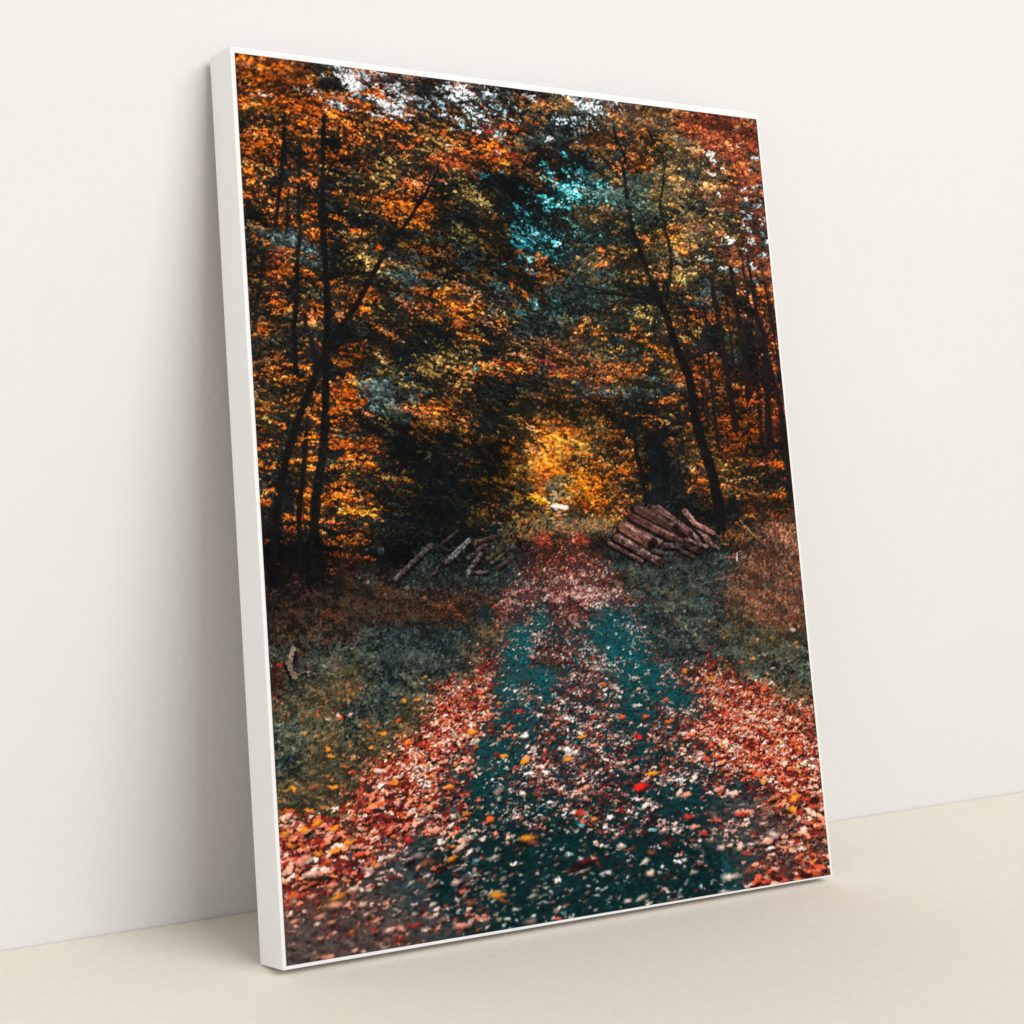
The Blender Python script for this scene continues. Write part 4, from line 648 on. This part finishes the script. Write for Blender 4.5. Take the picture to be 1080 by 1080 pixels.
def surface(name, col, rough, var, scale, bumps, spec=.25):
    """flat paint with soft mottling and a bump built from one or more noises"""
    m, nt, b = new_mat(name)
    tc = nt.nodes.new('ShaderNodeTexCoord')
    n = nt.nodes.new('ShaderNodeTexNoise'); n.inputs['Scale'].default_value = scale; n.inputs['Detail'].default_value = 5
    nt.links.new(tc.outputs['Object'], n.inputs['Vector'])
    r = nt.nodes.new('ShaderNodeValToRGB')
    r.color_ramp.elements[0].position = .3; r.color_ramp.elements[1].position = .7
    r.color_ramp.elements[0].color = (col[0]*(1-var), col[1]*(1-var), col[2]*(1-var*1.1), 1)
    r.color_ramp.elements[1].color = (*col, 1)
    nt.links.new(n.outputs['Fac'], r.inputs['Fac']); nt.links.new(r.outputs[0], b.inputs['Base Color'])
    b.inputs['Roughness'].default_value = rough; b.inputs['Specular IOR Level'].default_value = spec
    prev = None
    for sc_, st, det in bumps:
        q = nt.nodes.new('ShaderNodeTexNoise'); q.inputs['Scale'].default_value = sc_; q.inputs['Detail'].default_value = det
        nt.links.new(tc.outputs['Object'], q.inputs['Vector'])
        bp = nt.nodes.new('ShaderNodeBump'); bp.inputs['Strength'].default_value = st; bp.inputs['Distance'].default_value = .01
        nt.links.new(q.outputs['Fac'], bp.inputs['Height'])
        if prev: nt.links.new(prev.outputs[0], bp.inputs['Normal'])
        prev = bp
    if prev: nt.links.new(prev.outputs[0], b.inputs['Normal'])
    return m

WALL = surface('wall_plaster', (.815, .802, .785), .9, .015, 2.2, [(70, .12, 6), (9, .04, 3)], .15)
FLOOR = surface('floor_screed', (.86, .81, .725), .82, .035, 60, [(150, .10, 6), (22, .03, 3)], .2)
EDGE = surface('white_canvas_edge', (.87, .875, .885), .7, .01, 40, [(700, .05, 2)], .3)
WOOD = surface('pine_stretcher', (.52, .38, .22), .7, .25, 18, [(60, .1, 4)], .3)
SKIRT = surface('joint_caulk', (.70, .66, .59), .9, .03, 30, [(40, .05, 3)], .1)

PRINT, nt, b = new_mat('printed_canvas')
at = nt.nodes.new('ShaderNodeVertexColor'); at.layer_name = 'ink'
nt.links.new(at.outputs['Color'], b.inputs['Base Color'])
b.inputs['Roughness'].default_value = .8; b.inputs['Specular IOR Level'].default_value = .04
tc = nt.nodes.new('ShaderNodeTexCoord'); wv = nt.nodes.new('ShaderNodeTexNoise'); wv.inputs['Scale'].default_value = 900
bp = nt.nodes.new('ShaderNodeBump'); bp.inputs['Strength'].default_value = .04; bp.inputs['Distance'].default_value = .002
nt.links.new(tc.outputs['Object'], wv.inputs['Vector']); nt.links.new(wv.outputs['Fac'], bp.inputs['Height']); nt.links.new(bp.outputs[0], b.inputs['Normal'])

# --- helpers ----------------------------------------------------------------
def link(name, bm, mat, parent=None, bevel=0):
    me = bpy.data.meshes.new(name)
    if bevel:
        bmesh.ops.bevel(bm, geom=[e for e in bm.edges], offset=bevel, segments=2, profile=.6, affect='EDGES')
    bm.normal_update(); bm.to_mesh(me); bm.free(); me.materials.append(mat)
    o = bpy.data.objects.new(name, me); COL.objects.link(o)
    if parent: o.parent = parent
    return o

def box(x0, x1, y0, y1, z0, z1, bm=None):
    bm = bm or bmesh.new()
    v = [bm.verts.new((x, y, z)) for z in (z0, z1) for y in (y0, y1) for x in (x0, x1)]
    for f in ((0, 2, 3, 1), (4, 5, 7, 6), (0, 1, 5, 4), (2, 6, 7, 3), (0, 4, 6, 2), (1, 3, 7, 5)): bm.faces.new([v[i] for i in f])
    return bm

# --- setting: floor and wall --------------------------------------------------
o = link('floor', box(-5, 8, -9, -.0018, -.1, 0), FLOOR); o['kind'] = 'structure'
o = link('wall', box(-5, 8, .0, .15, -.1, 4.5), WALL); o['kind'] = 'structure'

# --- the canvas -----------------------------------------------------------------
canvas = bpy.data.objects.new('canvas_print', None); COL.objects.link(canvas); canvas.matrix_world = M
canvas.empty_display_size = .2
canvas['label'] = 'tall white-edged canvas print of a leaf-covered autumn forest path, leaning against the wall'
canvas['category'] = 'canvas print'

# white wrapped body: a shallow tray, open at the back (local x across, y up, z out)
bm = bmesh.new(); t = .004
loops = []
for (a, z) in ((0, 0), (0, CT), (t, CT), ):
    pass
outer_b = [bm.verts.new(p) for p in ((0, 0, 0), (CW, 0, 0), (CW, CH, 0), (0, CH, 0))]
outer_f = [bm.verts.new(p) for p in ((0, 0, CT), (CW, 0, CT), (CW, CH, CT), (0, CH, CT))]
inner_b = [bm.verts.new(p) for p in ((t, t, 0), (CW-t, t, 0), (CW-t, CH-t, 0), (t, CH-t, 0))]
inner_f = [bm.verts.new(p) for p in ((t, t, CT-t), (CW-t, t, CT-t), (CW-t, CH-t, CT-t), (t, CH-t, CT-t))]
bm.faces.new(outer_f)
for i in range(4):
    j = (i+1) % 4
    bm.faces.new((outer_b[i], outer_b[j], outer_f[j], outer_f[i]))
    bm.faces.new((outer_b[j], outer_b[i], inner_b[i], inner_b[j]))
    bm.faces.new((inner_b[j], inner_b[i], inner_f[i], inner_f[j]))
bm.faces.new(inner_f[::-1])
bmesh.ops.recalc_face_normals(bm, faces=bm.faces)
es = [e for e in bm.edges if all(v in outer_f or v in outer_b for v in e.verts)]
bmesh.ops.bevel(bm, geom=es, offset=.0016, segments=2, profile=.6, affect='EDGES')
link('canvas_wrap', bm, EDGE, canvas)

# pine bars inside the back
g, wbar = .0005, .045
for (x0, x1, y0, y1) in ((t+g, t+wbar, t+g, CH-t-g), (CW-t-wbar, CW-t-g, t+g, CH-t-g), (t+wbar+g, CW-t-wbar-g, t+g, t+wbar), (t+wbar+g, CW-t-wbar-g, CH-t-wbar, CH-t-g)):
    link('stretcher_bar', box(x0, x1, y0, y1, .003, CT-t-.002), WOOD, canvas, .001)

# printed face: corners of the printed area on the front, inside the narrow white margin
INK = [(0.00691, 1.20945), (0.99513, 1.20743), (0.99456, 0.00283), (0.0053, 0.00508)]
def homography(src, dst):
    A = []; B = []
    for (x, y), (u, v) in zip(src, dst):
        A.append([x, y, 1, 0, 0, 0, -u*x, -u*y]); B.append(u)
        A.append([0, 0, 0, x, y, 1, -v*x, -v*y]); B.append(v)
    h = np.linalg.solve(np.array(A, float), np.array(B, float))
    return np.append(h, 1).reshape(3, 3)

plate = paint_picture()
NX, NY = 820, 1120
PLATE_QUAD = [(247.3, 56.1), (797.5, 126.3), (875.9, 923.0), (302.0, 1019.5)]      # TL TR BR BL on the painted plate
H = homography([(0, 1), (1, 1), (1, 0), (0, 0)], PLATE_QUAD)
HP = homography([(0, 1), (1, 1), (1, 0), (0, 0)], INK)
uu, vv = np.meshgrid(np.linspace(0, 1, NX), np.linspace(0, 1, NY))
def app(Hm, u, v):
    w = Hm[2, 0]*u+Hm[2, 1]*v+Hm[2, 2]
    return (Hm[0, 0]*u+Hm[0, 1]*v+Hm[0, 2])/w, (Hm[1, 0]*u+Hm[1, 1]*v+Hm[1, 2])/w
# even spacing on the canvas, then looked up on the plate
lx, ly = app(HP, uu, vv)
Hi = np.linalg.inv(homography([(0, 1), (1, 1), (1, 0), (0, 0)], INK))
px, py = app(homography(INK, PLATE_QUAD), lx, ly)
sx = np.clip((px-PX0)*S-.5, 0, PW-1.01); sy = np.clip((py-PY0)*S-.5, 0, PH-1.01)
ix = sx.astype(int); iy = sy.astype(int); fx = (sx-ix)[..., None]; fy = (sy-iy)[..., None]
ink = (plate[iy, ix]*(1-fx)+plate[iy, ix+1]*fx)*(1-fy)+(plate[iy+1, ix]*(1-fx)+plate[iy+1, ix+1]*fx)*fy
ink = np.where(ink <= .04045, ink/12.92, ((ink+.055)/1.055)**2.4)*INK_GAIN
me = bpy.data.meshes.new('printed_picture')
nv = NX*NY; nf = (NX-1)*(NY-1)
co = np.stack([lx, ly, np.full_like(lx, CT+.0004)], -1).astype(np.float32)
me.vertices.add(nv); me.vertices.foreach_set('co', co.ravel())
q = (np.arange(NY-1)[:, None]*NX+np.arange(NX-1)[None, :]).ravel()
idx = np.stack([q, q+1, q+NX+1, q+NX], 1).astype(np.int32)
me.loops.add(nf*4); me.loops.foreach_set('vertex_index', idx.ravel())
me.polygons.add(nf); me.polygons.foreach_set('loop_start', (np.arange(nf)*4).astype(np.int32))
try: me.polygons.foreach_set('loop_total', np.full(nf, 4, np.int32))
except Exception: pass
me.update(calc_edges=True); me.validate()
ca = me.color_attributes.new('ink', 'FLOAT_COLOR', 'POINT')
rgba = np.ones((nv, 4), np.float32); rgba[:, :3] = ink.reshape(-1, 3)
ca.data.foreach_set('color', rgba.ravel())
me.materials.append(PRINT)
po = bpy.data.objects.new('printed_picture', me); COL.objects.link(po); po.parent = canvas

# --- light: one broad soft lamp from the right, a weak fill added to lighten the shadow and canvas side, an even room tone ---
w = bpy.data.worlds.new('World'); scene.world = w; w.use_nodes = True
bg = w.node_tree.nodes['Background']; bg.inputs[0].default_value = (1.0, .995, .985, 1); bg.inputs[1].default_value = WORLD
def lamp(name, loc, aim, size, sy_, power, col):
    L = bpy.data.lights.new(name, 'AREA'); L.shape = 'RECTANGLE'; L.size = size; L.size_y = sy_; L.energy = power; L.color = col
    o = bpy.data.objects.new(name, L); COL.objects.link(o); o.location = loc
    o.rotation_euler = (Vector(aim)-Vector(loc)).to_track_quat('-Z', 'Y').to_euler(); return o
lamp('key_softbox', KEY_LOC, (.3, 0, .5), KEY_W, KEY_H, KEY_P, (1.0, .995, .985))

if FILL_P: lamp('added_fill', FILL_LOC, (0, -.1, .5), 2.5, 2.5, FILL_P, (1.0, .96, .89))

# --- camera ------------------------------------------------------------------------
cam = bpy.data.cameras.new('camera'); co_ = bpy.data.objects.new('camera', cam); COL.objects.link(co_)
yaw, pitch, roll, F = .52493, -.00003, .02231, 1868.55
cy, sy2 = math.cos(yaw), math.sin(yaw); cp, sp = math.cos(pitch), math.sin(pitch)
f = Vector((sy2*cp, cy*cp, sp)); r = Vector((cy, -sy2, 0)); u = r.cross(f)
r2 = r*math.cos(roll)+u*math.sin(roll); u2 = -r*math.sin(roll)+u*math.cos(roll)
loc = Vector((-1.21897, -2.15108, .76611))
co_.matrix_world = Matrix(((r2.x, u2.x, -f.x, loc.x), (r2.y, u2.y, -f.y, loc.y), (r2.z, u2.z, -f.z, loc.z), (0, 0, 0, 1)))
cam.sensor_width = 36; cam.lens = 36*F/1080; cam.shift_x = 312.563/1080; cam.shift_y = -146.07/1080
cam.clip_start = .05; cam.clip_end = 100
scene.camera = co_
